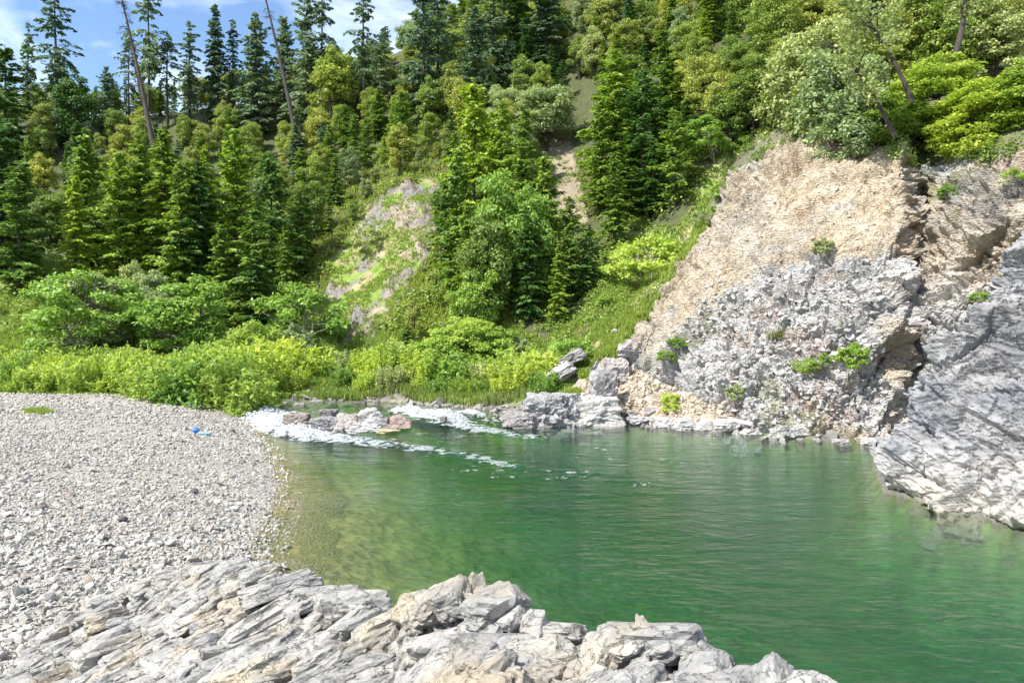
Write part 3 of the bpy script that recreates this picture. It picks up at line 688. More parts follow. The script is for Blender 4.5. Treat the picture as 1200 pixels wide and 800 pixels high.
cf = lerp(cf, np.array([.42, .355, .255]), .6 * smooth(.08, .4, fbm(PC * .55, 383, 4) + .3 * smooth(230, 90, fpx) - .05))
cf = lerp(cf, np.array([.19, .165, .15]), .7 * smooth(.38, .48, fbm(PC * 2.6, 385, 4)))
M_fg = mat_attr('pale_rock', 22, 1.0, 0.012, lo=.62, hi=1.25)
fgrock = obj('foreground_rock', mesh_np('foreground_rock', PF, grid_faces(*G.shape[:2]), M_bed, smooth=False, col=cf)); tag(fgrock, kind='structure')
FG = PF.reshape(G.shape)
# broken slabs and blocks standing proud of the bedrock: each a piece of its own
gF = np.random.default_rng(1201)
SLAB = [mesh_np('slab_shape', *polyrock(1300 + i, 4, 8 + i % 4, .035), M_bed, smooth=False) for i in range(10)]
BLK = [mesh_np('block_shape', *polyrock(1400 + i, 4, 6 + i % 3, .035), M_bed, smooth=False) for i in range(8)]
from mathutils import Matrix
G0 = PC.reshape(G.shape); cu, cv = G.shape[:2]
placed = []
nt_ = 0
while len(placed) < 290 and nt_ < 60000:
    nt_ += 1
    iu = int(gF.integers(0, cu)); iv = int(gF.integers(12, cv - 22)); p = G0[iu, iv]
    ppx, ppy = pix(p[0], p[1], p[2])
    if not (-60 < ppx < 1010) or ppy > 860: continue
    L_ = 1.0 if ppx < 440 else 0.0
    if L_: sz = np.array([gF.uniform(.20, .44), gF.uniform(.14, .27), gF.uniform(.08, .15)]) * gF.choice([.6, .9, 1, 1.35])
    else: sz = np.array([gF.uniform(.17, .34), gF.uniform(.14, .26), gF.uniform(.10, .18)]) * gF.choice([.5, .75, 1, 1.3])
    dmin = (.44 if L_ else .42) * sz[1] + .02
    if any(abs(p[0] - q[0]) < q[3] + dmin and (p[0] - q[0]) ** 2 + (p[1] - q[1]) ** 2 < (q[3] + dmin) ** 2 for q in placed): continue
    placed.append((p[0], p[1], p[2], dmin, sz, L_, iu, iv))
for (x_, y_, z_, dm_, sz, L_, iu, iv) in placed:
    n_ = Vector(Nn.reshape(G.shape)[iu, iv]);
    if L_:
        t_ = Vector((.72, .66, .10)); th = (Vector((-.35, .30, .95)) * .75 + n_ * .4).normalized()
    else:
        t_ = Vector((.80, -.35, .05)) if gF.random() < .6 else Vector((.5, .8, .1)); th = (n_ + Vector((-.25, .05, .3))).normalized()
    t_ = (t_ + Vector(gF.normal(0, .16, 3))).normalized(); th = (th + Vector(gF.normal(0, .13, 3))).normalized()
    m_ = th.cross(t_).normalized(); t_ = m_.cross(th).normalized()
    Mx = Matrix((t_, m_, th)).transposed()
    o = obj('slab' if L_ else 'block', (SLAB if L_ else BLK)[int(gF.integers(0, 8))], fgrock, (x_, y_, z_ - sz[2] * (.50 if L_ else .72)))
    o.rotation_euler = Mx.to_euler(); o.scale = tuple(sz * 1.05)


# froth thrown up along the chutes
gs = np.random.default_rng(1500); fi = np.where((strength > .74))[0]; wgt = strength[fi] ** 4; fi = gs.choice(fi, 4000, p=wgt / wgt.sum())
Pf = PW[fi] + gs.normal(0, .10, (len(fi), 3)) * [1, 1, .55] + [0, 0, .05]; rs = gs.uniform(.015, .06, len(fi)) * (strength[fi] ** 2)
oc = np.array([[1, 0, 0], [-1, 0, 0], [0, 1, 0], [0, -1, 0], [0, 0, .7], [0, 0, -.7]], float); of = np.array([[0, 2, 4], [2, 1, 4], [1, 3, 4], [3, 0, 4], [2, 0, 5], [1, 2, 5], [3, 1, 5], [0, 3, 5]])
Vf = Pf[:, None] + oc[None] * rs[:, None, None] * gs.uniform(.6, 1.5, (len(fi), 6, 1)) * np.array([1.6, 1, .8])
k = N('froth'); pf = k.n('BsdfPrincipled', {'Base Color': (.86, .88, .89, 1), 'Roughness': .5}); k.t.links.new(pf.outputs[0], k.out.inputs[0])
froth = obj('white_water', mesh_np('white_water', Vf.reshape(-1, 3), (of[None] + (np.arange(len(fi)) * 6)[:, None, None]).reshape(-1, 3), k.m, smooth=True)); tag(froth, kind='stuff')
# ------------------------------------------------------------------ vegetation makers
def quads(c, a, b):
    """diamond leaves: centres c, half long axis a, half short axis b"""
    n = len(c); V = np.empty((n, 4, 3)); V[:, 0] = c - a; V[:, 1] = c + b; V[:, 2] = c + a; V[:, 3] = c - b
    return V.reshape(-1, 3), np.arange(n * 4).reshape(n, 4)
def unit(v): return v / (np.linalg.norm(v, axis=-1, keepdims=True) + 1e-9)
def tube(path, rad, ns=7):
    path = np.asarray(path, float); n = len(path); d = unit(np.gradient(path, axis=0))
    ref = np.where(np.abs(d[:, 2:3]) > .9, np.array([[1., 0, 0]]), np.array([[0, 0, 1.]]))
    u = unit(np.cross(d, ref)); v = np.cross(d, u); an = np.linspace(0, 2 * math.pi, ns, endpoint=False)
    V = path[:, None] + np.asarray(rad)[:, None, None] * (np.cos(an)[None, :, None] * u[:, None] + np.sin(an)[None, :, None] * v[:, None])
    V = V.reshape(-1, 3); Fc = []
    for i in range(n - 1):
        for j in range(ns):
            Fc.append((i * ns + j, i * ns + (j + 1) % ns, (i + 1) * ns + (j + 1) % ns, (i + 1) * ns + j))
    return V, np.array(Fc)
def joinq(parts):
    V = []; Fc = []; o = 0
    for v, f in parts: V.append(v); Fc.append(f + o); o += len(v)
    return np.concatenate(V), np.concatenate(Fc)
def conifer(seed, H, Rr, base, nb, nl, ll=.34, sag=.35, lift=.15, gap=0.0, prof=.62, lean=0.0, top=1.0, trunk_r=None):
    """trunk with bare branch stubs; crown of flat hanging sprays"""
    g = np.random.default_rng(seed)
    tr = trunk_r or H * .014 + .04
    zs = np.linspace(-.8, H * top, 14); wob = np.stack([lean * np.clip(zs, 0, None) + .04 * np.sin(zs * .9 + seed), .05 * np.cos(zs * .7), zs], 1)
    tp = [tube(wob, np.maximum(tr * (1 - np.clip(zs, 0, None) / H) ** .8, .02))]
    h = base * H + (H * .985 - base * H) * np.sort(g.random(nb)) ** .92
    if gap: h = h[g.random(nb) > gap * (0.5 + .5 * np.sin(h * 1.7 + seed))]
    n = len(h); t = (h - base * H) / (H - base * H)
    az = np.arange(n) * 2.399 + g.normal(0, .5, n)
    Lb = Rr * ((1 - t) ** prof * .95 + .05) * g.uniform(.62, 1.15, n) * smooth(-.06, .16, t) 
    Lb *= g.choice([1, 1, 1, 1, .45], n) * (1 + .30 * np.sin(h * 1.9 + seed) * np.cos(az * 2 + h * .8) + .16 * np.sin(h * 5.1 + az))
    Lb = np.maximum(Lb, .25)
    dh = np.stack([np.cos(az), np.sin(az), np.zeros(n)], 1); sd = np.stack([-np.sin(az), np.cos(az), np.zeros(n)], 1)
    lf = lift + .5 * t + g.normal(0, .08, n); sg = sag * g.uniform(.7, 1.3, n) * (1.1 - .5 * t)
    org = np.stack([lean * h, 0 * h, h], 1)
    cnt = np.maximum((nl * (Lb / Rr) ** 1.15).astype(int), 10)
    bi = np.repeat(np.arange(n), cnt); m = len(bi)
    s = g.uniform(.08, 1, m) ** .75
    side = g.uniform(-1, 1, m); wdt = (.36 * (1 - s) ** .8 * smooth(0, .25, s) + .05) * Lb[bi] 
    L_ = Lb[bi][:, None]
    P = org[bi] + dh[bi] * L_ * s[:, None] + sd[bi] * (side * wdt)[:, None]
    P[:, 2] += Lb[bi] * (lf[bi] * s - sg[bi] * s ** 2) - .28 * np.abs(side) * wdt - np.abs(g.normal(0, .06, m))
    a = unit(dh[bi] * (.55 + .4 * s[:, None]) + sd[bi] * (np.sign(side) * .8)[:, None] + np.array([0, 0, -.28]) + g.normal(0, .25, (m, 3)))
    nrm = unit(np.array([0, 0, 1.]) + g.normal(0, .38, (m, 3)) + dh[bi] * .6)
    b = unit(np.cross(nrm, a)); sz = ll * g.uniform(.6, 1.25, m)[:, None]
    V, Fq = quads(P, a * sz * .5, b * sz * .23)
    for i in range(0, n, 3):
        q = np.linspace(0, .85, 4)[:, None]
        pth = org[i] + dh[i] * Lb[i] * q + np.array([0, 0, 1.]) * (Lb[i] * (lf[i] * q - sg[i] * q ** 2))
        tp.append(tube(pth, np.linspace(max(.012, tr * .16 * (1 - t[i])), .008, 4), 4))
    return joinq(tp), (V, Fq)
def broadleaf(seed, H, Rr, base=.25, ncl=60, nleaf=150, leaf=.22, flat=.8, cr=.9, trunk_r=None, lean=(0, 0), multi=1, up=.5):
    g = np.random.default_rng(seed); tr = trunk_r or H * .02 + .04
    tp = []; cz = H * (base + 1) / 2; rz = H * (1 - base) / 2
    d = unit(g.normal(0, 1, (ncl, 3))); d[:, 2] = np.where(d[:, 2] < -.8, -d[:, 2] * .6, d[:, 2])
    rr = g.uniform(.45, 1, ncl) ** .6
    lob = 1 + .22 * np.sin(d[:, 0] * 4 + seed) * np.cos(d[:, 1] * 3 + seed * 2)
    C = d * np.array([Rr, Rr, rz]) * (rr * lob)[:, None] * .86 + np.array([lean[0] * .8, lean[1] * .8, cz])
    forks = [np.array([lean[0] * q + g.normal(0, .12) * Rr * (multi > 1), lean[1] * q + g.normal(0, .12) * Rr * (multi > 1), H * q]) for q in g.uniform(.3, .6, 3 + multi)]
    for k in range(multi):
        r0 = np.array([g.normal(0, .25), g.normal(0, .25), -.6]) if multi > 1 else np.array([0, 0, -.6])
        e = np.array([lean[0] + g.normal(0, .2) * Rr, lean[1] + g.normal(0, .2) * Rr, H * .8])
        q = np.linspace(0, 1, 9)[:, None]
        pth = r0 * (1 - q) + e * q + np.array([.12, .08, 0]) * Rr * np.sin(q * 5 + k) * q
        tp.append(tube(pth, np.linspace(tr, tr * .2, 9), 7)); forks += [pth[3], pth[4], pth[5], pth[6]]
    for i in range(0, ncl):
        f = min(forks, key=lambda p: np.linalg.norm(p - C[i]) + (20 if p[2] > C[i][2] else 0))
        q = np.linspace(0, 1, 4)[:, None]; mid = (f + C[i]) / 2 + g.normal(0, .12, 3)
        pth = (1 - q) ** 2 * f + 2 * q * (1 - q) * mid + q ** 2 * C[i]
        tp.append(tube(pth, np.linspace(tr * .28, .012, 4), 4))
    sc = cr * g.uniform(.6, 1.25, ncl) * (Rr / 3) ** .5
    bi = np.repeat(np.arange(ncl), (nleaf * (sc / sc.mean()) ** 1.5).astype(int)); m = len(bi)
    q = unit(g.normal(0, 1, (m, 3))); q[:, 2] = np.abs(q[:, 2]) * g.choice([1, 1, 1, -.5], m)
    P = C[bi] + q * sc[bi][:, None] * (g.uniform(.25, 1, m) ** .45)[:, None] * np.array([1, 1, flat * .75])
    P += g.normal(0, .05, (m, 3))
    nrm = unit(q * .55 + np.array([0, 0, up]) + g.normal(0, .45, (m, 3)))
    a = unit(np.cross(nrm, g.normal(0, 1, (m, 3)))); b = np.cross(nrm, a); sz = leaf * g.uniform(.6, 1.3, m)[:, None]
    V, Fq = quads(P, a * sz * .5, b * sz * .3)
    return joinq(tp), (V, Fq)
def willow(seed, H, Rr, ns=80, nl=55, leaf=.2, wid=.16, spread=.55):
    g = np.random.default_rng(seed); az = g.uniform(0, 6.283, ns); r0 = Rr * g.uniform(0, .7, ns) ** .7
    o = np.stack([r0 * np.cos(az), r0 * np.sin(az), 0 * az - .2], 1)
    out = spread * g.uniform(.2, 1.1, ns); hh = H * g.uniform(.55, 1.05, ns) * (1 - .25 * (r0 / Rr))
    az2 = az + g.normal(0, .7, ns); dr = np.stack([np.cos(az2), np.sin(az2), 0 * az], 1)
    tp = []
    for i in range(ns):
        q = np.linspace(0, 1, 4)[:, None]
        tp.append(tube(o[i] + dr[i] * out[i] * q ** 1.5 * hh[i] * .6 + np.array([0, 0, 1.]) * hh[i] * q, np.linspace(.022, .006, 4), 3))
    bi = np.repeat(np.arange(ns), nl); m = len(bi); s = g.uniform(.22, 1.02, m)
    P = o[bi] + dr[bi] * (out[bi] * s ** 1.5 * hh[bi] * .6)[:, None]; P[:, 2] += hh[bi] * s
    ds = g.normal(0, 1, (m, 3)); ds[:, 2] = ds[:, 2] * .7 + .15; ds = unit(ds)
    P += ds * (g.uniform(.03, .42, m) * (1.2 - s * .8))[:, None]
    nrm = unit(g.normal(0, .6, (m, 3)) + np.array([-.3, -.4, .9])); a = unit(ds + g.normal(0, .3, (m, 3))); b = unit(np.cross(nrm, a))
    sz = leaf * g.uniform(.6, 1.3, m)[:, None]
    V, Fq = quads(P, a * sz * .5, b * sz * wid)
    return joinq(tp), (V, Fq)

def mk(name, parts, barkm, leafm):
    (tv, tf), (cv, cf_) = parts
    return (mesh_np(name + '_trunk', tv, tf, barkm), mesh_np(name + '_crown', cv, cf_, leafm, smooth=False))

B_dark = mat_bark('dark_bark', (.03, .024, .02), (.075, .06, .048))
B_pale = mat_bark('pale_bark', (.16, .14, .11), (.30, .27, .22))
B_dead = mat_bark('dead_wood', (.035, .028, .025), (.085, .07, .06))
LF = {
 'fir': mat_leaf('fir_needles', (0.085, 0.155, 0.036), (0.194, 0.311, 0.047), (0.36, 0.476, 0.069)),
 'fir_lit': mat_leaf('young_fir_needles', (0.136, 0.227, 0.032), (0.284, 0.4, 0.052), (0.471, 0.581, 0.08)),
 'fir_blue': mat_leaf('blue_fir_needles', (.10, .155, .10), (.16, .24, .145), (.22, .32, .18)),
 'fir_dark': mat_leaf('deep_fir_needles', (0.049, 0.106, 0.032), (0.095, 0.196, 0.041), (0.186, 0.319, 0.051)),
 'olive': mat_leaf('olive_leaves', (0.172, 0.223, 0.052), (0.319, 0.372, 0.077), (0.575, 0.553, 0.155)),
 'oak': mat_leaf('oak_leaves', (0.122, 0.192, 0.045), (0.232, 0.319, 0.062), (0.423, 0.468, 0.103)),
 'grey': mat_leaf('grey_green_leaves', (0.192, 0.245, 0.114), (0.33, 0.406, 0.181), (0.511, 0.553, 0.263)),
 'maple': mat_leaf('maple_leaves', (0.165, 0.249, 0.046), (0.301, 0.416, 0.066), (0.511, 0.568, 0.102), trans=.45),
 'alder': mat_leaf('alder_leaves', (0.156, 0.265, 0.047), (0.264, 0.414, 0.074), (0.432, 0.552, 0.126), trans=.4),
 'willow': mat_leaf('willow_leaves', (0.268, 0.368, 0.069), (0.439, 0.552, 0.115), (0.634, 0.66, 0.207), trans=.5),
 'dead': mat_leaf('dead_twigs', (.16, .14, .12), (.26, .23, .20), (.34, .31, .28), trans=.1),
}
V_ = {}
def V(key, f):
    if key not in V_: V_[key] = f()
    return V_[key]
# every variant is modelled 10 m high (shrubs at their own height) and scaled for each tree
for i, (sd, rr, b, nb, nl, gp, sg) in enumerate([(11, 2.1, .04, 190, 62, 0, .35), (12, 2.5, .05, 170, 70, .1, .30), (13, 1.8, .04, 200, 56, 0, .42), (14, 2.3, .03, 180, 66, .15, .25), (15, 1.7, .02, 160, 60, .3, .5), (16, 2.7, .08, 150, 72, .25, .2)]):
    V('fir%d' % i, lambda: mk('fir', conifer(sd, 10, rr * 1.12, b, nb, int(nl * 1.5), ll=.40, sag=sg, gap=gp), B_dark, LF['fir']))
for i, (sd, rr, b, nb, nl, gp) in enumerate([(21, 1.9, .28, 95, 60, .3), (22, 1.5, .2, 110, 55, .25), (23, 2.2, .35, 80, 72, .35)]):
    V('open%d' % i, lambda: mk('open_fir', conifer(sd, 10, rr * 1.1, b, nb, int(nl * 1.3), ll=.36, sag=.45, lift=.05, gap=gp, prof=.5, trunk_r=.17), B_dark, LF['fir_blue']))
for i, (sd, rr, b, nc2, fl) in enumerate([(31, 3.3, .04, 72, .85), (32, 2.9, .02, 66, 1.0), (33, 3.6, .06, 80, .8), (34, 2.6, .0, 62, 1.1)]):
    V('oak%d' % i, lambda: mk('oak', broadleaf(sd, 10, rr, b, nc2, 165, .30, fl, 1.0), B_dark, LF['oak']))
for i, (sd, rr, b, nc2) in enumerate([(41, 3.8, .06, 100), (42, 3.4, .1, 90), (43, 4.2, .02, 105)]):
    V('maple%d' % i, lambda: mk('maple', broadleaf(sd, 10, rr, b, nc2, 170, .30, .42, 1.15, trunk_r=.2, up=1.1, lean=((i - 1) * .8, -.4)), B_dark, LF['maple']))
for i, (sd, rr) in enumerate([(51, 2.0), (52, 2.6)]):
    V('alder%d' % i, lambda: mk('alder', broadleaf(sd, 5, rr, .0, 70, 160, .19, .8, .62, multi=3, trunk_r=.07), B_pale, LF['alder']))
for i, (sd, rr) in enumerate([(61, 1.3), (62, 1.6), (63, 1.1)]):
    V('shrub%d' % i, lambda: mk('shrub', broadleaf(sd, 2, rr, .02, 34, 110, .13, .8, .42, multi=4, trunk_r=.03), B_pale, LF['alder']))
for i, (sd, h, rr, ns) in enumerate([(71, 2.6, 1.7, 95), (72, 2.2, 2.0, 105), (73, 2.9, 1.5, 85), (74, 1.5, 1.4, 70)]):
    V('willow%d' % i, lambda: mk('willow', willow(sd, h, rr, ns, 95, .20, .20), B_pale, LF['willow']))
V('twigs0', lambda: mk('dead_shrub', willow(81, 2.2, 1.3, 90, 26, .22, .05, .9), B_dead, LF['dead']))

used_labels = {}
def plant(name, var, loc, h, h0=10.0, wide=1.0, rz=None, leaf=None, label=None, cat='tree', group=None, lean=(0, 0), rng=random.Random(5)):
    """one tree or bush: an Empty at its foot with its own trunk and crown"""
    tm, cm = V_[var]
    e = empty(name, loc); s = h / h0; e.scale = (s * wide, s * wide, s)
    e.rotation_euler = (lean[1], lean[0], rng.uniform(0, 6.28) if rz is None else rz)
    tag(e, label, cat, group)
    t = obj('trunk' if cat == 'tree' else 'stems', tm, e); c = obj('crown' if cat == 'tree' else 'foliage', cm, e)
    if leaf:
        c.material_slots[0].link = 'OBJECT'; c.material_slots[0].material = LF[leaf]
    return e
def foot(px, py, Y=None):
    """where the ground shows at this place of the photograph"""
    yy = np.linspace(44, 200, 3000) if Y is None else np.linspace(Y - .01, Y + .01, 3)
    xx = (px - 600) / F * yy; zz = zg(xx, yy)
    if Y is None:
        row = HOR - (zz - CAMZ) / yy * F
        i = int(np.argmax(row <= py)) if (row <= py).any() else len(yy) - 1
        return (float(xx[i]), float(yy[i]), float(zz[i]))
    return (float(xx[1]), float(yy[1]), float(zz[1]))
def stand(name, var, px, top, Y, base=None, wide=1.0, h0=10.0, sink=.15, **kw):
    """tree on the ground at column px and distance Y, reaching row top of the photograph"""
    x, y, z = foot(px, 0, Y)
    h = CAMZ + (HOR - top) / F * Y - z + sink
    return plant(name, var, (x, y, z - sink), h, h0=h0, wide=wide, **kw)

# ------------------------------------------------------------------ the trees that stand out
# skyline, left to right: px, top row, distance, kind, leaf, width, label
SKY = [
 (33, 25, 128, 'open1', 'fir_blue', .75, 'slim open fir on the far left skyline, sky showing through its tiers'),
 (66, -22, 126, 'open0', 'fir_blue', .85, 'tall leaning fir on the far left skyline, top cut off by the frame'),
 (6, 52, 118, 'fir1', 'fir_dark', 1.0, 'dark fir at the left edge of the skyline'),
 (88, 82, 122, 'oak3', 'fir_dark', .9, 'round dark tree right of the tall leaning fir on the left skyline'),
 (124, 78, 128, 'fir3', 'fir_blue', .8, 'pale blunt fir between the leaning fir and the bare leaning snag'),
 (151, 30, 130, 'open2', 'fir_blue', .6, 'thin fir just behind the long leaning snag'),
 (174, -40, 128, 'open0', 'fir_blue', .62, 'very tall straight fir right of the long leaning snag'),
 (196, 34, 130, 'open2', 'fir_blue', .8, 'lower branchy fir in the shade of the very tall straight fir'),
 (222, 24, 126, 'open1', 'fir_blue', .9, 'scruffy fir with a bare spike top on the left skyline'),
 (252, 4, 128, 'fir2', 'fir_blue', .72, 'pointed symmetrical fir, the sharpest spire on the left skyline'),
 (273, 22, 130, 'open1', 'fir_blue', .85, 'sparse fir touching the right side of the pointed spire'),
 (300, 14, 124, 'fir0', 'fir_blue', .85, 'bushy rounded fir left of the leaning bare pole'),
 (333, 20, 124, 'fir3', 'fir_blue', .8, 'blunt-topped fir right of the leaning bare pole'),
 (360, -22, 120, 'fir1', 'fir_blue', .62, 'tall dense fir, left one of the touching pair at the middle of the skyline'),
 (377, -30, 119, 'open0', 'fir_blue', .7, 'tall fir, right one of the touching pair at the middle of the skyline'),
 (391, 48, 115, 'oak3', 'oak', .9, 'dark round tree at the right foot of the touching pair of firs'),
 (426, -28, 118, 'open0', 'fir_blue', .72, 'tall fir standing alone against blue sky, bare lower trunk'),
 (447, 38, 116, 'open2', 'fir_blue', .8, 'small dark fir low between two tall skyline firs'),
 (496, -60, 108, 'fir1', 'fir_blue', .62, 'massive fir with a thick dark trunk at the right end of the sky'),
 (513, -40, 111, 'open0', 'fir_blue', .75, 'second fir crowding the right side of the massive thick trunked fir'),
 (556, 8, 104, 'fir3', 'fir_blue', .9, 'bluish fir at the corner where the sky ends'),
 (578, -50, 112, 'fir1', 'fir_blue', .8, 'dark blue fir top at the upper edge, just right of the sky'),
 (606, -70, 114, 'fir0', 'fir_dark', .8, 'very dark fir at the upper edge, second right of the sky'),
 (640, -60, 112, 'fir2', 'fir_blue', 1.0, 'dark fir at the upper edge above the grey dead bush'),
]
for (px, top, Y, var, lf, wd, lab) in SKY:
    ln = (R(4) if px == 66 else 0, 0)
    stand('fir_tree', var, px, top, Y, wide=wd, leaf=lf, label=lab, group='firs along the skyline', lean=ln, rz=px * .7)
# leaning bare snags
def snag(px0, py0, px1, py1, Y, rad, label, nbr=26, seed=3, barefrom=.3, twig=1.0):
    g = np.random.default_rng(seed)
    a = np.array(PT(px0, py0, Y)); b = np.array(PT(px1, py1, Y)); z0 = float(zg(a[0], Y)); a[2] = min(a[2], a[2])
    dirv = unit(b - a); a0 = a - dirv * max(0, (a[2] - z0 + .3) / max(dirv[2], .2)); root = empty('dead_tree', tuple(a0)); tag(root, label, 'dead tree', 'leaning bare snags on the skyline')
    q = np.linspace(0, 1, 16)[:, None]; pth = (b - a0) * q + np.array([1, 0, 0]) * np.sin(q * 3.1) * .25
    v, f = tube(pth, rad * (1 - .75 * q[:, 0]), 8); obj('trunk', mesh_np('snag_trunk', v, f, B_dead), root)
    for i in range(nbr):
        t = g.uniform(barefrom, .98); o = (b - a0) * t; az = g.uniform(0, 6.28); ln = g.uniform(.5, 2.2) * (1.15 - t) * twig + .4
        e = o + np.array([math.cos(az), math.sin(az) * .6, -.25]) * ln; m = (o + e) / 2 + np.array([0, 0, .15])
        tb = [tube(np.array([o, m, e]), [.045, .035, .016], 4)]
        for _ in range(5):
            p0 = m + (e - m) * g.random(); tb.append(tube(np.array([p0, p0 + g.normal(0, .25, 3), p0 + g.normal(0, .35, 3) - np.array([0, 0, .2])]), [.022, .016, .008], 3))
        v, f = joinq(tb); obj('branch', mesh_np('snag_branch', v, f, B_dead), root)
snag(178, 168, 140, -12, 112, .42, 'long bare snag leaning left, crossing the skyline above the left forest', 60, 3, .45, 1.6)
snag(175, 165, 153, 60, 112.5, .26, 'shorter thin bare snag beside the lower half of the long leaning snag', 8, 4, .5, .5)
snag(331, 92, 308, -14, 112, .42, 'bare pole-like snag leaning left against the sky, no foliage', 16, 5, .75, 1.2)

# middle distance: px, top, distance, kind, leaf, width, name, category, label, group
MID = [
 # left slope, tall firs lit from the left
 (22, 190, 74, 'fir1', 'fir', 1.25, 'dark broad fir at the left edge above the meadow'),
 (2, 150, 80, 'fir0', 'fir_dark', 1.2, 'dark fir cut by the left edge of the frame, halfway up the slope'),
 (88, 205, 76, 'fir2', 'fir_lit', 1.05, 'yellow-green fir left of the tall firs on the left slope'),
 (100, 150, 84, 'fir0', 'fir', 1.1, 'tall green fir behind the yellow-green fir on the left slope'),
 (140, 178, 78, 'fir3', 'fir_lit', 1.1, 'bright fir left of the tallest firs of the left slope'),
 (163, 156, 80, 'fir0', 'fir_lit', 1.0, 'bright narrow fir under the foot of the long leaning snag'),
 (192, 150, 79, 'fir2', 'fir', 1.15, 'tall deep green fir right of the foot of the long leaning snag'),
 (212, 186, 76, 'fir1', 'fir', 1.0, 'green fir half hidden between taller ones left of centre slope'),
 (232, 188, 77, 'fir0', 'fir_dark', 1.1, 'dark fir above the lime green alder'),
 (258, 262, 67, 'fir2', 'fir', 1.15, 'dark slender fir right behind the lime green alder'),
 (276, 150, 80, 'fir3', 'fir_lit', 1.1, 'large light green fir in the middle of the left forest'),
 (300, 228, 67.5, 'fir0', 'fir', 1.15, 'tall dark fir, middle of the three above the small round bush'),
 (318, 180, 76, 'fir1', 'fir_dark', 1.0, 'dark fir behind the three above the small round bush'),
 (334, 258, 74, 'fir2', 'fir', .85, 'fir with a shaded right side beside the grassy bank foot'),
 (352, 230, 77, 'fir0', 'fir', 1.0, 'layered dark fir at the left edge of the grassy rock bank'),
 (300, 300, 66, 'fir3', 'fir_dark', 1.2, 'lowest dark fir with visible pale stems behind the small round bush'),
 (245, 205, 82, 'fir1', 'fir_lit', 1.0, 'light green fir tip above the dark slender fir'),
 # central stand
 (536, 175, 66, 'fir3', 'fir', .85, 'fir at the left edge of the central stand beside the rock bank'),
 (556, 92, 72, 'fir1', 'fir_lit', 1.0, 'tall yellow-green fir, highest of the central stand'),
 (588, 118, 70, 'fir0', 'fir_lit', .95, 'bright fir right of the highest of the central stand'),
 (546, 235, 62, 'fir2', 'fir', .9, 'shaded slender fir low in the left of the central stand'),
 (612, 160, 66, 'fir2', 'fir', 1.0, 'green fir at the middle back of the central stand'),
 (640, 178, 63, 'fir1', 'fir', 1.0, 'large layered dark fir right of centre in the central stand'),
 (618, 250, 60, 'fir0', 'fir_dark', 1.1, 'very dark fir at the front of the central stand'),
 (668, 232, 61, 'fir3', 'fir', 1.05, 'fir with drooping tiers near the right of the central stand'),
 (690, 262, 60.5, 'fir0', 'fir_dark', 1.0, 'small dark fir at the right end of the central stand'),
 (655, 285, 58.5, 'fir2', 'fir', 1.1, 'low layered fir in front of the central stand'),
 # right stand
 (722, 58, 76, 'fir0', 'fir_lit', 1.35, 'tall light green fir at the left of the right-hand stand'),
 (704, 118, 73, 'fir3', 'fir_lit', .95, 'bright low fir hugging the bare scree strip'),
 (752, 85, 72, 'fir5', 'fir_dark', 1.35, 'broad very dark fir in the middle of the right-hand stand'),
 (782, 66, 75, 'fir0', 'fir', 1.3, 'tall dark fir right of the broad very dark one'),
 (805, 116, 70, 'fir2', 'fir_dark', 1.6, 'dark fir at the right end of the right-hand stand above the grass'),
 (765, 165, 68, 'fir3', 'fir_dark', 1.6, 'low black-green fir at the foot of the right-hand stand'),
 (728, 165, 69, 'fir2', 'fir', 1.7, 'low drooping fir at the front left of the right-hand stand'),
]
for (px, top, Y, var, lf, wd, lab) in MID:
    stand('fir_tree', var, px, top, Y, wide=wd * .84, leaf=lf, label=lab, group='firs on the slope', rz=px * .37)
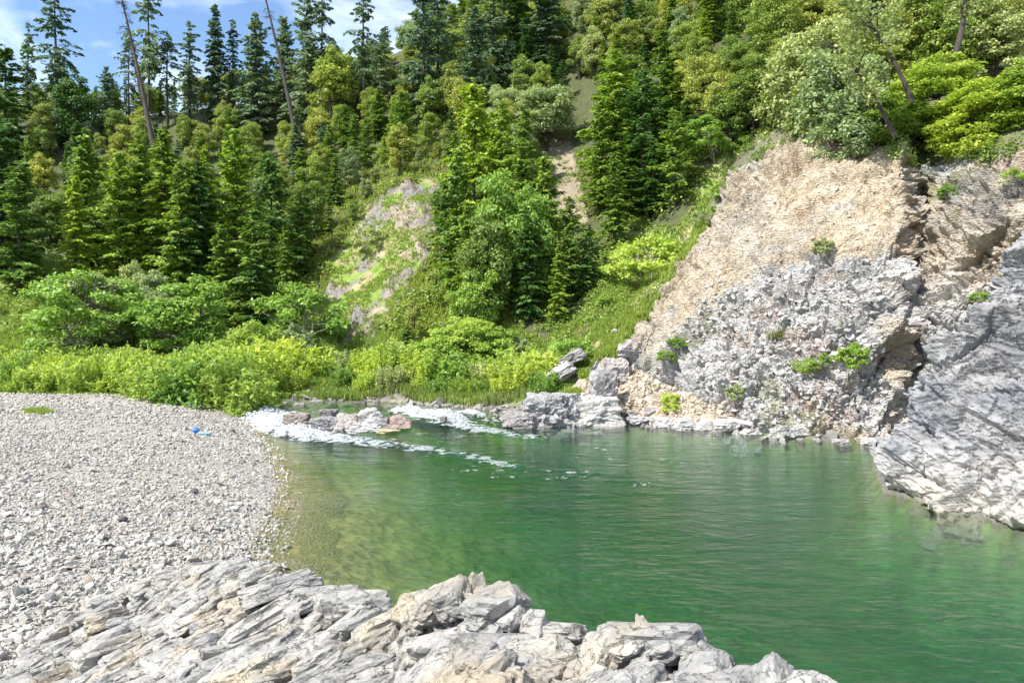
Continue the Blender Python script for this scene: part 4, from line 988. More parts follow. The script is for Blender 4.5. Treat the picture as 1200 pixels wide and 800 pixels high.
BUSH = [
 (95, 302, 58.5, 'alder1', 'alder', 1.1, 5, 'leafy alder with pale stems at the left of the meadow', 'tree'),
 (122, 316, 59.5, 'alder0', 'grey', 1.0, 5, 'greyer alder touching the right side of the leafy alder', 'tree'),
 (70, 330, 62, 'alder0', 'alder', .9, 5, 'small alder at the left shoulder of the leafy alder', 'tree'),
 (218, 318, 58, 'alder0', 'alder', 1.15, 5, 'lime green alder with fine branches in front of the dark firs', 'tree'),
 (196, 345, 60, 'alder1', 'grey', .8, 5, 'dull green alder left behind the lime green alder', 'tree'),
 (295, 374, 57, 'shrub1', 'willow', .9, 2, 'small round pale green bush in front of the dark firs', 'bush'),
 (155, 300, 66, 'oak3', 'grey', .8, 10, 'olive grey tree between the leafy alder and the firs', 'tree'),
 (180, 312, 64, 'alder0', 'grey', .9, 5, 'grey-green shrub above the dull green alder', 'bush'),
 (355, 330, 63, 'shrub1', 'alder', 1.0, 2, 'round bush at the left foot of the rock bank', 'bush'),
 (262, 398, 57, 'shrub0', 'alder', 1.2, 2, 'low dark bush between the lime green alder and the small round bush', 'bush'),
 (345, 380, 59, 'shrub2', 'grey', 1.0, 2, 'thin upright bush on the meadow right of the small round bush', 'bush'),
 (432, 262, 77, 'shrub1', 'grey', .8, 2, 'grey shrub on the upper left of the rock bank', 'bush'),
 (440, 196, 92, 'oak3', 'olive', 1.0, 10, 'olive tree at the top left corner of the rock bank', 'tree'),
 (484, 345, 60.5, 'oak3', 'olive', .6, 10, 'dark olive bushy tree right of the rock bank foot', 'tree'),
 (478, 382, 57, 'fir3', 'fir', 1.6, 10, 'little fir in front of the dark olive bushy tree', 'tree'),
 (545, 362, 54.5, 'alder1', 'willow', 1.25, 5, 'big bright green bush below the central stand', 'bush'),
 (527, 376, 53, 'alder0', 'alder', 1.3, 5, 'dark green bush at the left of the big bright green one', 'bush'),
 (580, 380, 53, 'alder0', 'alder', 1.25, 5, 'green bush with shaded base right of the big bright one', 'bush'),
 (604, 388, 54, 'alder1', 'grey', .9, 5, 'grey-brown shrub above the pale slanting slab', 'bush'),
 (558, 305, 59, 'alder0', 'alder', .75, 5, 'rounded deciduous sapling in the left of the central stand', 'tree'),
 (585, 196, 62.5, 'oak1', 'alder', .72, 10, 'bright rounded deciduous tree inside the central stand', 'tree'),
 (622, 208, 61.5, 'oak3', 'alder', .7, 10, 'pale green deciduous tree beside the bright rounded one', 'tree'),
 (570, 240, 60, 'oak3', 'oak', .8, 10, 'mid green deciduous tree below the bright rounded one', 'tree'),
 (762, 272, 59, 'shrub1', 'willow', 1.15, 2, 'bright rounded bush alone on the grassy slope left of the cliff', 'bush'),
 (712, 292, 64, 'shrub0', 'alder', 1.0, 2, 'small bush under the right-hand stand beside the brown rock', 'bush'),
 (708, 345, 57, 'shrub2', 'alder', 1.2, 2, 'small dark bush at the edge of the shade of the central stand', 'bush'),
 (672, 392, 51, 'shrub0', 'alder', 1.0, 2, 'bush on the steep grass above the tan scree', 'bush'),
 (775, 330, 53, 'shrub1', 'grey', .9, 2, 'low grey bush at the upper left edge of the cliff', 'bush'),
 (640, 92, 92, 'oak2', 'grey', 1.2, 10, 'wide grey-green tree above the bare scree strip', 'tree'),
 (398, 262, 80, 'oak3', 'olive', .9, 10, 'small olive tree on the upper left edge of the rock bank', 'tree'),
 (414, 232, 85, 'oak1', 'oak', .8, 10, 'mid green tree next up the left edge of the rock bank', 'tree'),
 (385, 228, 83, 'fir4', 'fir', .9, 10, 'narrow fir just left of the upper rock bank', 'tree'),
 (428, 206, 89, 'oak0', 'grey', .8, 10, 'grey-green tree at the upper left corner of the rock bank', 'tree'),
 (466, 172, 93, 'oak1', 'olive', .8, 10, 'olive tree above the top edge of the rock bank', 'tree'),
 (490, 176, 94, 'oak3', 'grey', .9, 10, 'pale tree above the top right of the rock bank', 'tree'),
 (512, 165, 95, 'oak0', 'olive', .8, 10, 'yellowish tree at the top right corner of the rock bank', 'tree'),
 (450, 160, 97, 'fir1', 'fir_lit', .9, 10, 'light fir behind the trees topping the rock bank', 'tree'),
]
for (px, top, Y, var, lf, wd, h0, lab, cat) in BUSH:
    stand(('oak_tree' if var.startswith('oak') else 'fir_tree' if var.startswith('fir') else 'alder_tree') if cat == 'tree' else 'bush', var, px, top, Y, wide=wd, h0=h0, leaf=lf, label=lab, cat=cat, group='bushes and small trees on the lower slope', rz=px * .61)
stand('bush', 'twigs0', 650, 118, 98, wide=1.2, h0=2.2, label='grey-pink dead bush at the top of the bare scree strip', cat='bush')

# willows along the meadow and behind the rapid
wr = random.Random(12)
WIL = []
for px in range(-40, 300, 24): WIL.append((px + wr.uniform(-6, 6), 405 + wr.uniform(-8, 8) + (6 if px > 200 else 0), 55.5 + wr.uniform(-1, 1), 0))
for px in range(-30, 290, 26): WIL.append((px + wr.uniform(-7, 7), 420 + wr.uniform(-7, 7), 51.5 + wr.uniform(-.7, .7), 1))
for px in range(-25, 275, 30): WIL.append((px + wr.uniform(-8, 8), 434 + wr.uniform(-5, 6), 48.2 - max(0, px - 180) * .012, 2))
for px, top, Y in ((262, 446, 45.4), (284, 456, 44.6), (240, 452, 45.6), (205, 446, 46.2), (300, 440, 51), (325, 425, 54), (352, 432, 55), (383, 440, 54.5), (410, 432, 54), (440, 436, 53), (470, 428, 53), (500, 440, 51.5), (528, 436, 51), (556, 446, 50), (584, 450, 49), (345, 452, 52), (372, 455, 52), (402, 458, 51.5), (434, 456, 51), (462, 456, 50.2), (492, 458, 49.5), (520, 460, 49), (548, 462, 48.2), (575, 462, 47.5), (598, 458, 47.2), (320, 405, 58), (610, 440, 49.5), (632, 432, 49), (640, 450, 46.5)): WIL.append((px, top, Y, 3))
side = ['leftmost', 'left', 'middle', 'right', 'rightmost']
rows = {0: 'at the foot of the slope', 1: 'mid-thicket', 2: 'along the gravel edge', 3: 'on the far bank'}
WIL.sort(key=lambda w_: w_[0])
cw_ = {}
for (px, top, Y, r_) in WIL:
    var = 'willow%d' % wr.choice([0, 1, 2] if r_ < 3 else [0, 1, 2, 3]); h0 = {'willow0': 2.6, 'willow1': 2.2, 'willow2': 2.9, 'willow3': 1.5}[var]
    lf = wr.choice(['willow', 'willow', 'willow', 'willow', 'alder']) if px < 300 else wr.choice(['willow', 'willow', 'willow', 'alder', 'grey'])
    near = [('the leafy alder', 95), ('the lime green alder', 218), ('the small round bush', 295), ('the frame edge', 0), ('the blue bag', 228), ('the chute of white water', 300), ('the grassy rock bank', 420), ('the big bright bush', 545), ('the tan scree', 640), ('the middle of the rapid rocks', 410), ('the little fir', 478), ('the grey-brown shrub', 604)]
    nm, d0 = min(near, key=lambda q: abs(q[1] - px)); rel = 'left of' if px < d0 - 5 else 'right of' if px > d0 + 5 else 'straight below'
    tone = {'willow': 'lime green', 'alder': 'deeper green', 'grey': 'dull grey-green'}[lf]
    lab = '%s willow %s, %s %s' % (tone, rows[r_], rel, nm.replace('the middle of the rapid rocks', 'the rapid rocks').replace('the chute of white water', 'the white chute'))
    if lab in cw_: lab = lab.replace('willow', ['shorter willow', 'taller willow', 'broad willow'][cw_.setdefault(lab + '#', 0) % 3]); 
    cw_[lab] = 1
    stand('willow_bush', var, px, top - (4, 10, 18, 27)[r_] + wr.uniform(-15, 12), Y + wr.uniform(-.8, .8) * (r_ < 3), wide=wr.uniform(.75, 1.15) if r_ < 3 else 1.0, h0=h0, leaf=lf, label=lab, cat='bush', group='willows along the river', rng=wr)

# ---- cliff-top trees on the right
TOPS = [
 (1095, 48, 51, 'maple0', 'maple', .95, 'bright yellow-green maple overhanging the cliff edge'),
 (1040, 100, 51, 'maple1', 'maple', 1.0, 'low yellow-green maple left of the bright overhanging one'),
 (1160, 88, 47, 'maple2', 'maple', 1.0, 'drooping green maple at the right edge of the cliff top'),
 (1195, 60, 46, 'maple1', 'maple', 1.1, 'light green maple cut by the right frame edge on the cliff top'),
 (985, 42, 56, 'oak0', 'grey', .95, 'grey-green oak above the brown soil scar'),
 (950, 20, 60, 'oak2', 'grey', .9, 'wide grey-green oak behind the top of the scar'),
 (1010, 15, 60, 'maple0', 'olive', 1.0, 'olive tree with a dark leaning trunk behind the cliff edge'),
 (1060, -20, 62, 'oak1', 'olive', 1.0, 'tall olive tree with a forked dark trunk at upper right'),
 (1115, -25, 60, 'oak2', 'oak', 1.0, 'dark trunked oak at the upper right, behind the overhanging maple'),
 (1165, -15, 58, 'oak0', 'grey', 1.0, 'grey leafy oak near the upper right corner'),
 (1210, -40, 60, 'oak1', 'olive', 1.0, 'olive oak at the very upper right corner'),
 (885, 62, 64, 'oak1', 'oak', 1.1, 'dark green oak left of the shaded notch in the cliff crest'),
 (858, 95, 65, 'oak3', 'oak', 1.2, 'round dark bushy oak at the crest left of the notch'),
 (838, 130, 66, 'alder1', 'alder', 1.3, 'green leafy tree at the left end of the cliff crest'),
 (920, 40, 66, 'oak0', 'olive', 1.0, 'tall olive oak above the notch in the cliff crest'),
 (1000, 88, 52, 'oak3', 'grey', 1.0, 'low grey-green oak on the brink of the scar, left of the maples'),
 (965, 78, 57, 'oak1', 'grey', .85, 'grey-green oak with bare twigs on the crest above the scar'),
 (905, 98, 62, 'oak3', 'oak', .8, 'small dark oak right beside the notch in the cliff crest'),
]
for (px, top, Y, var, lf, wd, lab) in TOPS:
    h0 = 5 if var.startswith('alder') else 10
    stand('maple_tree' if var.startswith('maple') else 'oak_tree', var, px, top, Y, wide=wd, h0=h0, leaf=lf, label=lab, group='trees on the cliff top', rz=px * .29)
def leaner(px0, py0, px1, py1, Y, r0, label):
    a = np.array(PT(px0, py0, Y)); b = np.array(PT(px1, py1, Y)); root = empty('leaning_tree', tuple(a)); tag(root, label, 'tree', 'dark leaning trunks on the cliff top')
    q = np.linspace(-.1, 1, 12)[:, None]; pth = (b - a) * q + np.array([1, .3, 0]) * np.sin(q * 4) * .18
    ps = [tube(pth, r0 * (1 - .6 * np.clip(q[:, 0], 0, 1)), 8)]
    g = np.random.default_rng(int(px0))
    for i in range(7):
        o = (b - a) * g.uniform(.35, .95); e = o + g.normal(0, .5, 3) + (b - a) * .2 + np.array([g.choice([-1, 1]) * .8, 0, .3])
        ps.append(tube(np.array([o, (o + e) / 2 + [0, 0, .1], e]), [r0 * .35, r0 * .25, .02], 5))
    v, f = joinq(ps); obj('trunk', mesh_np('leaning_trunk', v, f, B_dark), root)
    C = (b - a) * g.uniform(.55, 1.1, (9, 1)) + g.normal(0, .8, (9, 3)); bi = np.repeat(np.arange(9), 150); m = len(bi)
    P = C[bi] + g.normal(0, .38, (m, 3)); nrm = unit(g.normal(0, .5, (m, 3)) + [0, 0, .8]); aa = unit(np.cross(nrm, g.normal(0, 1, (m, 3))))
    v, f = quads(P, aa * .13, np.cross(nrm, aa) * .08); obj('crown', mesh_np('leaning_crown', v, f, LF['grey'], smooth=False), root)
leaner(1045, 152, 985, 55, 46.5, .15, 'thin dark trunk leaning left out of the maples on the cliff edge')
leaner(1066, 112, 1018, 20, 46.2, .15, 'dark straight trunk leaning left between the maples and the sky side')
leaner(1122, 56, 1133, -30, 51, .22, 'thick dark forked trunk at the upper right above the bright maple')

# ------------------------------------------------------------------ the rest of the forest, tree by tree
fr_ = random.Random(77)
taken = [(o.location.x, o.location.y) for o in S.objects if o.type == 'EMPTY' and o.get('category') == 'tree']
cands = []
Y = 64.0
while Y < 152:
    step = 3.5 + (Y - 64) * .024
    xw = Y * .80; x = -xw
    while x < xw:
        cands.append((x + fr_.uniform(-.38, .38) * step, Y + fr_.uniform(-.4, .4) * step)); x += step
    Y += step * .86
zones_x = [(60, 'far left'), (150, 'left'), (250, 'left of centre'), (350, 'above the small round bush'), (470, 'above the grassy rock bank'), (560, 'left of the central stand'), (660, 'above the central stand'), (760, 'above the right-hand stand'), (860, 'right of the right-hand stand'), (960, 'above the scar'), (1080, 'over the cliff top'), (1400, 'in the upper right corner')]
nk = {'fir': 0, 'oak': 0}
cnt_f = 0
for (x, y) in sorted(cands, key=lambda c: c[1]):
    z = float(zg(x, y)); px, py = pix(x, y, z)
    if px < -25 or px > 1225 or py < -40 or py > 372: continue
    if any(bool(inpoly(np.array([px]), np.array([py]), q)[0]) for q in FOREST_NOT): continue
    if px > 815 and y < 69 - (px - 815) * .012: continue
    if min((x - a) ** 2 + (y - b) ** 2 for a, b in taken) < 2.3 ** 2: continue
    if cnt_f >= 560: break
    if nk['fir'] >= 240 and nk['oak'] >= 240: break
    upper = py < 190
    left = px < 560
    r_ = fr_.random()
    if px > 820: kind = 'oak' if r_ < .85 else 'fir'
    elif upper: kind = 'oak' if r_ < .66 else 'fir'
    else: kind = 'fir' if r_ < (.60 if left else .42) else 'oak'
    if nk[kind] >= 240: kind = 'oak' if kind == 'fir' else 'fir'
    nk[kind] += 1
    if kind == 'fir':
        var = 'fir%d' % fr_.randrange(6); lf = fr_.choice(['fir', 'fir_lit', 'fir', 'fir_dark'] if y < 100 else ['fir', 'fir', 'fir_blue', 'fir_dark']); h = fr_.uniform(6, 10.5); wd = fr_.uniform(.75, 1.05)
    else:
        var = 'oak%d' % fr_.randrange(4); lf = fr_.choice(['olive', 'oak', 'grey', 'olive', 'oak']) if y > 85 or px > 600 else fr_.choice(['oak', 'olive', 'oak', 'fir']); h = fr_.uniform(5.5, 8.8); wd = fr_.uniform(.75, 1.0)
    if 360 < px < 560 and y > 84: h = min(h, 9)
    if px < 480 and y > 110: h = min(h, 7.5)
    if 622 < px < 700 and 60 < y < 99: continue
    if 372 < px < 530 and 60 < y < 72: continue
    tone = {'olive': 'olive', 'oak': 'mid green', 'grey': 'grey-green', 'fir': 'green', 'fir_lit': 'light green', 'fir_blue': 'bluish', 'fir_dark': 'dark'}[lf]
    zx = next(n for lim, n in zones_x if px < lim)
    pt_ = HOR - (z + h - CAMZ) / y * F
    band = 'at the frame top' if pt_ < 15 else 'high up the slope' if pt_ < 75 else 'upper mid-slope' if pt_ < 135 else 'lower mid-slope' if pt_ < 200 else 'low on the slope'
    hb = 'tall' if h > (9 if kind == 'fir' else 7.7) else 'short' if h < (7.5 if kind == 'fir' else 6.6) else 'medium-height'
    lab = '%s %s %s, %s, %s' % (hb, tone, 'fir' if kind == 'fir' else 'round-crowned oak', zx, band)
    plant('fir_tree' if kind == 'fir' else 'oak_tree', var, (x, y, z - .2), h, wide=wd, leaf=lf, label=lab, cat='tree', group='trees of the forest slope', rng=fr_)
    taken.append((x, y)); cnt_f += 1
dup = {}
for o in S.objects:
    if o.get('category'): dup.setdefault(o['label'], []).append(o)
for lab, os_ in dup.items():
    if len(os_) < 2: continue
    lab = lab.replace('round-crowned ', '').replace('medium-height', 'middling').replace('the right-hand stand', 'right stand').replace('the central stand', 'central stand').replace('the grassy rock bank', 'the rock bank').replace('the small round bush', 'the round bush')
    os_.sort(key=lambda o: o.location.x / o.location.y)
    wd_ = {2: ['left of two', 'right of two'], 3: ['left of three', 'middle of three', 'right of three']}.get(len(os_), ['leftmost', 'second from left', 'third from left', 'fourth from left', 'fifth from left', 'sixth from left', 'seventh from left', 'eighth from left'])
    for i, o in enumerate(os_): o['label'] = lab + ', ' + wd_[min(i, len(wd_) - 1)]
print('forest trees', cnt_f)
# ------------------------------------------------------------------ loose stones and boulders
import bmesh
def hullstone(seed, n=16, flat=.6):
    g = np.random.default_rng(seed); bm = bmesh.new()
    for p in unit(g.normal(0, 1, (n, 3))) * g.uniform(.8, 1.05, (n, 1)): bm.verts.new((p[0] * .62, p[1] * .48, p[2] * .5 * flat))
    bmesh.ops.convex_hull(bm, input=bm.verts); bmesh.ops.triangulate(bm, faces=bm.faces)
    bm.verts.ensure_lookup_table()
    vs = [v for v in bm.verts if v.link_faces]; ix = {v: i for i, v in enumerate(vs)}
    Vv = np.array([v.co[:] for v in vs]); Ff = np.array([[ix[v] for v in f.verts] for f in bm.faces]); bm.free(); return Vv, Ff
STONES = [hullstone(500 + i, 10 + i % 3, [.75, .9, .65, 1.1][i % 4]) for i in range(14)]
M_stone = mat_stone('river_cobble', [(0, (.43, .405, .355)), (.35, (.345, .33, .295)), (.62, (.48, .455, .40)), (.80, (.30, .29, .27)), (.87, (.32, .265, .22)), (.93, (.17, .16, .16)), (1, (.46, .38, .28))], 9)
M_dark = mat_stone('dark_cobble', [(0, (.10, .09, .095)), (.6, (.15, .125, .12)), (1, (.20, .16, .14))], 9)
M_grey = mat_stone('river_boulder', [(0, (.34, .33, .32)), (.5, (.42, .40, .38)), (1, (.30, .285, .28))], 5)
M_bank = mat_stone('bank_stone', [(0, (.20, .19, .175)), (.5, (.29, .27, .25)), (.85, (.15, .14, .135)), (1, (.36, .34, .31))], 5)
M_tanst = mat_stone('scree_stone', [(0, (.42, .34, .26)), (.5, (.50, .43, .34)), (1, (.36, .29, .23))], 5)
def rotz(a):
    c, s = np.cos(a), np.sin(a); o = np.zeros_like(a); i = np.ones_like(a)
    return np.stack([np.stack([c, -s, o], -1), np.stack([s, c, o], -1), np.stack([o, o, i], -1)], -2)
def rotx(a):
    c, s = np.cos(a), np.sin(a); o = np.zeros_like(a); i = np.ones_like(a)
    return np.stack([np.stack([i, o, o], -1), np.stack([o, c, -s], -1), np.stack([o, s, c], -1)], -2)
def stones_mesh(name, P, size, mat, seed, tiltmax=.45):
    g = np.random.default_rng(seed); n = len(P); kind = g.integers(0, len(STONES), n)
    Rm = rotz(g.uniform(0, 6.28, n)) @ rotx(g.normal(0, tiltmax, n)) @ rotz(g.uniform(0, 6.28, n))
    parts = []
    for k_ in range(len(STONES)):
        m = np.where(kind == k_)[0]
        if not len(m): continue
        v, f = STONES[k_]; sc = size[m][:, None] * g.uniform(.75, 1.25, (len(m), 3))
        W = np.einsum('nij,nvj->nvi', Rm[m], v[None] * sc[:, None]) + P[m][:, None]
        parts.append((W.reshape(-1, 3), (f[None] + (np.arange(len(m)) * len(v))[:, None, None]).reshape(-1, 3)))
    v, f = joinq(parts); return mesh_np(name, v, f, mat, smooth=False)
g = np.random.default_rng(901)
# cobbles over the whole bar, thick enough to hide the sand
n = 62000
uu = g.uniform(-.74, -.16, n); iy = g.uniform(1 / 49.0, 1 / 8.0, n); yy = 1 / iy; xx = uu * yy
dn_ = segdist(xx, yy, RIVER_NEAR); ins_ = inpoly(xx, yy, RIVER); nearer = dn_ < segdist(xx, yy, RIVER_FAR)
ok = nearer & ((~ins_) | (dn_ < .35 + .5 * (g.random(n) < .3))) & (yy < 49)
# sandier patch near the rock and along the crest of the bar
sand = smooth(.1, .45, fbm(np.stack([xx * .3, yy * .3, 0 * xx], 1), 907, 3)) * .55
ok &= g.random(n) > sand
xx, yy = xx[ok], yy[ok]
sz = np.exp(g.normal(math.log(.056), .55, len(xx))); sz = np.clip(sz, .0034 * yy, .24)
zz = zbeach(xx, yy) + sz * .16
order = np.argsort(-(sz / yy))
big, rest = order[:300], order[300:]
st = stones_mesh('cobbles', np.stack([xx, yy, zz], 1)[rest], sz[rest] * 1.1, M_stone, 910)
o = obj('cobbles', st, beach); tag(o, kind='stuff')
SM = [mesh_np('stone_shape', v, f, M_stone, smooth=False) for v, f in STONES]
for i_ in big:
    me = SM[int(g.integers(0, len(SM)))]; o = obj('stone', me, beach, (float(xx[i_]), float(yy[i_]), float(zz[i_]) + .02))
    s_ = float(sz[i_]) * 1.15; o.scale = (s_ * g.uniform(.8, 1.3), s_ * g.uniform(.8, 1.2), s_ * g.uniform(.7, 1.1))
    o.rotation_euler = (g.normal(0, .3), g.normal(0, .3), g.uniform(0, 6.28))
    if g.random() < .07: o.material_slots[0].link = 'OBJECT'; o.material_slots[0].material = M_dark
# the dark and larger stones one can pick out on the bar
def beach_at(px, py):
    yl = np.linspace(9, 49, 3000); xl = (px - 600) / F * yl; zl = zbeach(xl, yl); row = HOR - (zl - CAMZ) / yl * F
    i = int(np.argmin(np.abs(row - py))); return float(xl[i]), float(yl[i]), float(zl[i])
for (px, py, wpx_, lab) in [
 (142, 611, 13, 'largest dark angular stone in the middle of the gravel bar'), (127, 641, 10, 'dark pointed stone below the largest dark stone on the bar'),
 (125, 632, 10, 'flat brown stone just above the dark pointed stone'), (52, 677, 9, 'dark upright stone low on the left of the gravel bar'),
 (48, 596, 10, 'purplish dark flat stone on the left of the gravel bar'), (8, 598, 12, 'pale flat stone at the left frame edge of the gravel bar'),
 (10, 632, 10, 'reddish brown stone at the left edge of the gravel bar'), (226, 577, 11, 'dark stone near the right shore of the gravel bar'),
 (251, 496, 8, 'dark flat stone right of the blue bag'), (272, 506, 8, 'dark lump of stone near the tip of the gravel bar'),
 (216, 503, 9, 'dark rock next to the blue bag on its left')]:
    x, y, z = beach_at(px, py); s_ = wpx_ / F * y * 1.1
    v, f = hullstone(int(px * 7 + py), 22, .75); o = obj('dark_stone', mesh_np('dark_stone', v, f, M_stone if 'pale' in lab else M_dark, smooth=False), None, (x, y, z + s_ * .12))
    o.scale = (s_, s_, s_); o.rotation_euler = (.2, .1, px); tag(o, lab, 'stone', 'single stones on the gravel bar')

def mrock(name, loc, size, seed, mat, sub=5, col=None, amp=.16, M=None, rz=0.0, ledge=(.5, -.3, -.8)):
    v, f = ico(sub); P0_, f = polyrock(seed, sub, 9, .045); v = P0_ / np.linalg.norm(P0_, axis=1, keepdims=True)
    P = P0_ @ rotm('Z', math.degrees(rz)).T * np.array(size) * 1.12; L0 = min(size)
    
    nn = v; sd = P + seed * 3.7; amp = amp * .45
    d = facets(sd, (L0 * 1.0, L0 * .8, L0 * .6), L0 * amp * 2.2, M, seed) + facets(sd, (L0 * .4, L0 * .3, L0 * .22), L0 * amp * .7, M, seed + 11, tilt=2) + steps(sd, (L0 * .75, L0 * .6, L0 * .45), L0 * amp * 2.0, M, seed + 41, tilt=1.1, cw=.09) + steps(sd, (L0 * .3, L0 * .24, L0 * .18), L0 * amp * .8, M, seed + 45, cw=.12) + ledges(sd, ledge, L0 * .35, L0 * amp * .6, seed + 21) + facets(sd, (L0 * .16, L0 * .12, L0 * .1), L0 * amp * .25, M, seed + 31, tilt=2)
    P = P + nn * (d - d.mean())[:, None]
    c = None
    if col is not None: c = np.tile(np.array(col), (len(P), 1)) * (1 + .25 * fbm(P * 1.5 + seed, seed, 3))[:, None]
    return obj(name, mesh_np(name, P, f, mat, smooth=False, col=c), None, loc)
M_boul = mat_attr('boulder_rock', 6, 1.0, .05, lo=.6, hi=1.25)
# rocks standing in the rapid, left to right
def wrock(px, py, Y, w, h, label, seed, col=(.38, .36, .34), name='boulder', dpt=.8, group='rocks of the rapid', sub=5, amp=.16):
    x, y, z = PT(px, py, Y); ww = w / F * Y / 2; hh = h / F * Y / 2
    if group == 'rocks of the rapid' and 'submerged' not in label: ww *= 1.2; hh *= 1.35
    o = mrock(name, (x, y, z), (ww, ww * dpt, hh), seed, M_boul, sub, col, amp); tag(o, label, 'rock', group); return o
G1 = (.36, .34, .325)
wrock(348, 495, 39.6, 27, 18, 'single brown-grey boulder standing in the left chute of white water', 7001, (.27, .23, .20))
wrock(385, 497, 39.3, 34, 16, 'dark pointed rock at the left end of the long ledge in the rapid', 7002, (.26, .25, .25))
wrock(386, 485, 40.4, 18, 9, 'small dark rock on top behind the left end of the rapid ledge', 7003, (.22, .2, .19))
wrock(410, 496, 39.4, 34, 16, 'grey ledge rock in the middle of the rapid, water running over it', 7004, (.34, .31, .28))
wrock(437, 491, 39.6, 26, 22, 'tallest white crowned rock in the middle of the rapid', 7005, (.46, .44, .42))
wrock(446, 497, 39.1, 22, 15, 'dark split rock leaning on the right of the tallest rapid rock', 7006, (.24, .23, .22))
wrock(468, 495, 39.2, 26, 12, 'low brown rock at the right end of the rapid ledge', 7007, (.30, .23, .20))
wrock(425, 501, 38.9, 40, 8, 'flat pale shelf at the foot of the tallest rapid rock', 7008, (.44, .42, .40))
wrock(519, 491, 40.0, 8, 6, 'little dark stone splitting the second chute', 7009, (.2, .18, .17))
wrock(455, 505, 38.2, 26, 4, 'thin submerged tan slab just below the rapid ledge', 7010, (.40, .33, .22))
# far bank rocks between the riffle and the willows
gb = random.Random(35)
bank_pts = [(312, 477), (330, 474), (352, 476), (372, 472), (388, 474), (405, 474), (422, 475), (440, 476), (452, 473), (462, 478), (480, 480), (494, 481), (508, 482), (522, 483), (538, 484), (552, 484), (566, 485), (576, 478), (588, 482), (596, 486), (545, 477), (560, 474), (610, 478), (350, 468), (418, 466), (442, 466), (620, 470)]
near_b = [(348, 'the single boulder'), (386, 'the pointed rapid rock'), (437, 'the tallest rapid rock'), (475, 'the second chute'), (545, 'the big bright bush'), (640, 'the grey knob')]
for j, (px, py) in enumerate(bank_pts):
    w_ = gb.uniform(9, 20); Yb = 5238 / (py - 370) * .94 + .8
    nm, d0 = min(near_b, key=lambda q: abs(q[1] - px) if not isinstance(q[1], str) else abs(q[0] - px)) if False else (min(near_b, key=lambda q: abs(q[0] - px))[1], min(near_b, key=lambda q: abs(q[0] - px))[0])
    lab = '%s %s rock on the far bank %s %s' % (gb.choice(['small', 'rounded', 'flat', 'jagged', 'low']), gb.choice(['pale', 'dark', 'grey', 'brownish']), 'behind' if abs(px - d0) < 12 else 'left of' if px < d0 else 'right of', nm)
    c = .33 if 'pale' in lab else .13 if 'dark' in lab else .23
    wrock(px, py, Yb, w_, w_ * gb.uniform(.4, .6), lab, 7100 + j, (c, c * .95, c * .9), group='rocks along the far bank', sub=4)
# bank rubble
n = 2600; t_ = g.random(n) * 1.0; xs = g.uniform(-15, 17.5, n); ys = g.uniform(36, 52, n)
df2 = segdist(xs, ys, RIVER_FAR); in2 = inpoly(xs, ys, RIVER)
m = (df2 < np.where(xs > 2, 1.1, 1.7)) & (df2 < segdist(xs, ys, RIVER_NEAR)) & ((~in2) | (df2 < .7))
P = np.stack([xs[m], ys[m], np.maximum(zland(xs[m], ys[m]), wlevel(xs[m], ys[m]) - .1) + .05], 1)
o = obj('bank_rubble', stones_mesh('bank_rubble', P, np.clip(np.exp(g.normal(math.log(.34), .45, m.sum())), 0, .8), M_bank, 921)); tag(o, kind='stuff')

# rock knobs and fin at the foot of the cliff
def knob(px, py, Y, w, h, dpt, label, seed, col, amp=.2, M=None, rz=0.0, sub=6, ry=0.0):
    x, y, z = PT(px, py, Y); ww = w / F * Y / 2; hh = h / F * Y / 2
    o = mrock('rock_knob', (x, y, z), (ww, ww * dpt, hh), seed, M_boul, sub, col, amp, M, rz); o.rotation_euler.y = ry; tag(o, label, 'rock', 'rock knobs at the foot of the cliff'); return o
knob(648, 486, 41.2, 76, 62, .7, 'dark jagged knob with holes on the water edge, left of the pale slab', 801, (.30, .29, .29), .26)
knob(610, 492, 40.6, 46, 20, .8, 'low dark rock at the left foot of the jagged knob', 802, (.27, .25, .24), .2)
knob(686, 487, 41.6, 92, 46, .6, 'smooth pale grey slab beside the jagged knob', 803, (.38, .365, .34), .12)
knob(710, 468, 43.2, 34, 66, .8, 'grey rock fin rising from the water edge to the grassy slope', 804, (.30, .29, .285), .22, rz=.2)
knob(722, 436, 45.5, 26, 40, .9, 'upper brown-grey tip of the rock fin', 805, (.32, .29, .27), .24)
knob(742, 408, 47.5, 34, 22, .8, 'jagged ridge stones above the tip of the rock fin', 806, (.33, .31, .3), .24)
knob(636, 446, 48.0, 80, 20, 1.0, 'pale slanting slab on the grass above the jagged knob', 807, (.33, .32, .31), .2, ry=-.48)
knob(668, 422, 49.5, 34, 18, .8, 'upper broken end of the pale slanting slab', 808, (.27, .26, .25), .2, ry=-.5)
for j, (px, py, w_, h_, c) in enumerate([(748, 492, 26, 12, .36), (775, 494, 30, 13, .40), (800, 497, 34, 13, .42), (826, 499, 30, 12, .38), (850, 500, 34, 22, .40), (742, 484, 16, 7, .22), (762, 482, 14, 9, .25), (880, 508, 26, 12, .4), (912, 512, 26, 12, .42), (1018, 518, 22, 12, .42), (985, 518, 20, 9, .3)]):
    wrock(px, py, [41.2, 40.6, 40, 39.6, 38.9, 42.2, 42, 38, 37, 35, 35.4][j], w_, h_, ['pale flat rock at the water edge below the rock fin', 'second pale rock from the rock fin along the water edge', 'wedge shaped pale rock with a dark gap under it', 'rounded grey rock left of the driftwood log', 'big upright boulder at the left end of the driftwood log', 'dark little rock on the scree near the fin', 'dark shadowed stone in the middle of the scree foot', 'grey rock just under the driftwood log', 'pale rock right of the driftwood log', 'white block at the foot of the gully by the outcrop', 'small dark rock left of the white block'][j], 7300 + j, (c, c * .95, c * .9), group='rocks at the foot of the cliff', sub=4, amp=.2)
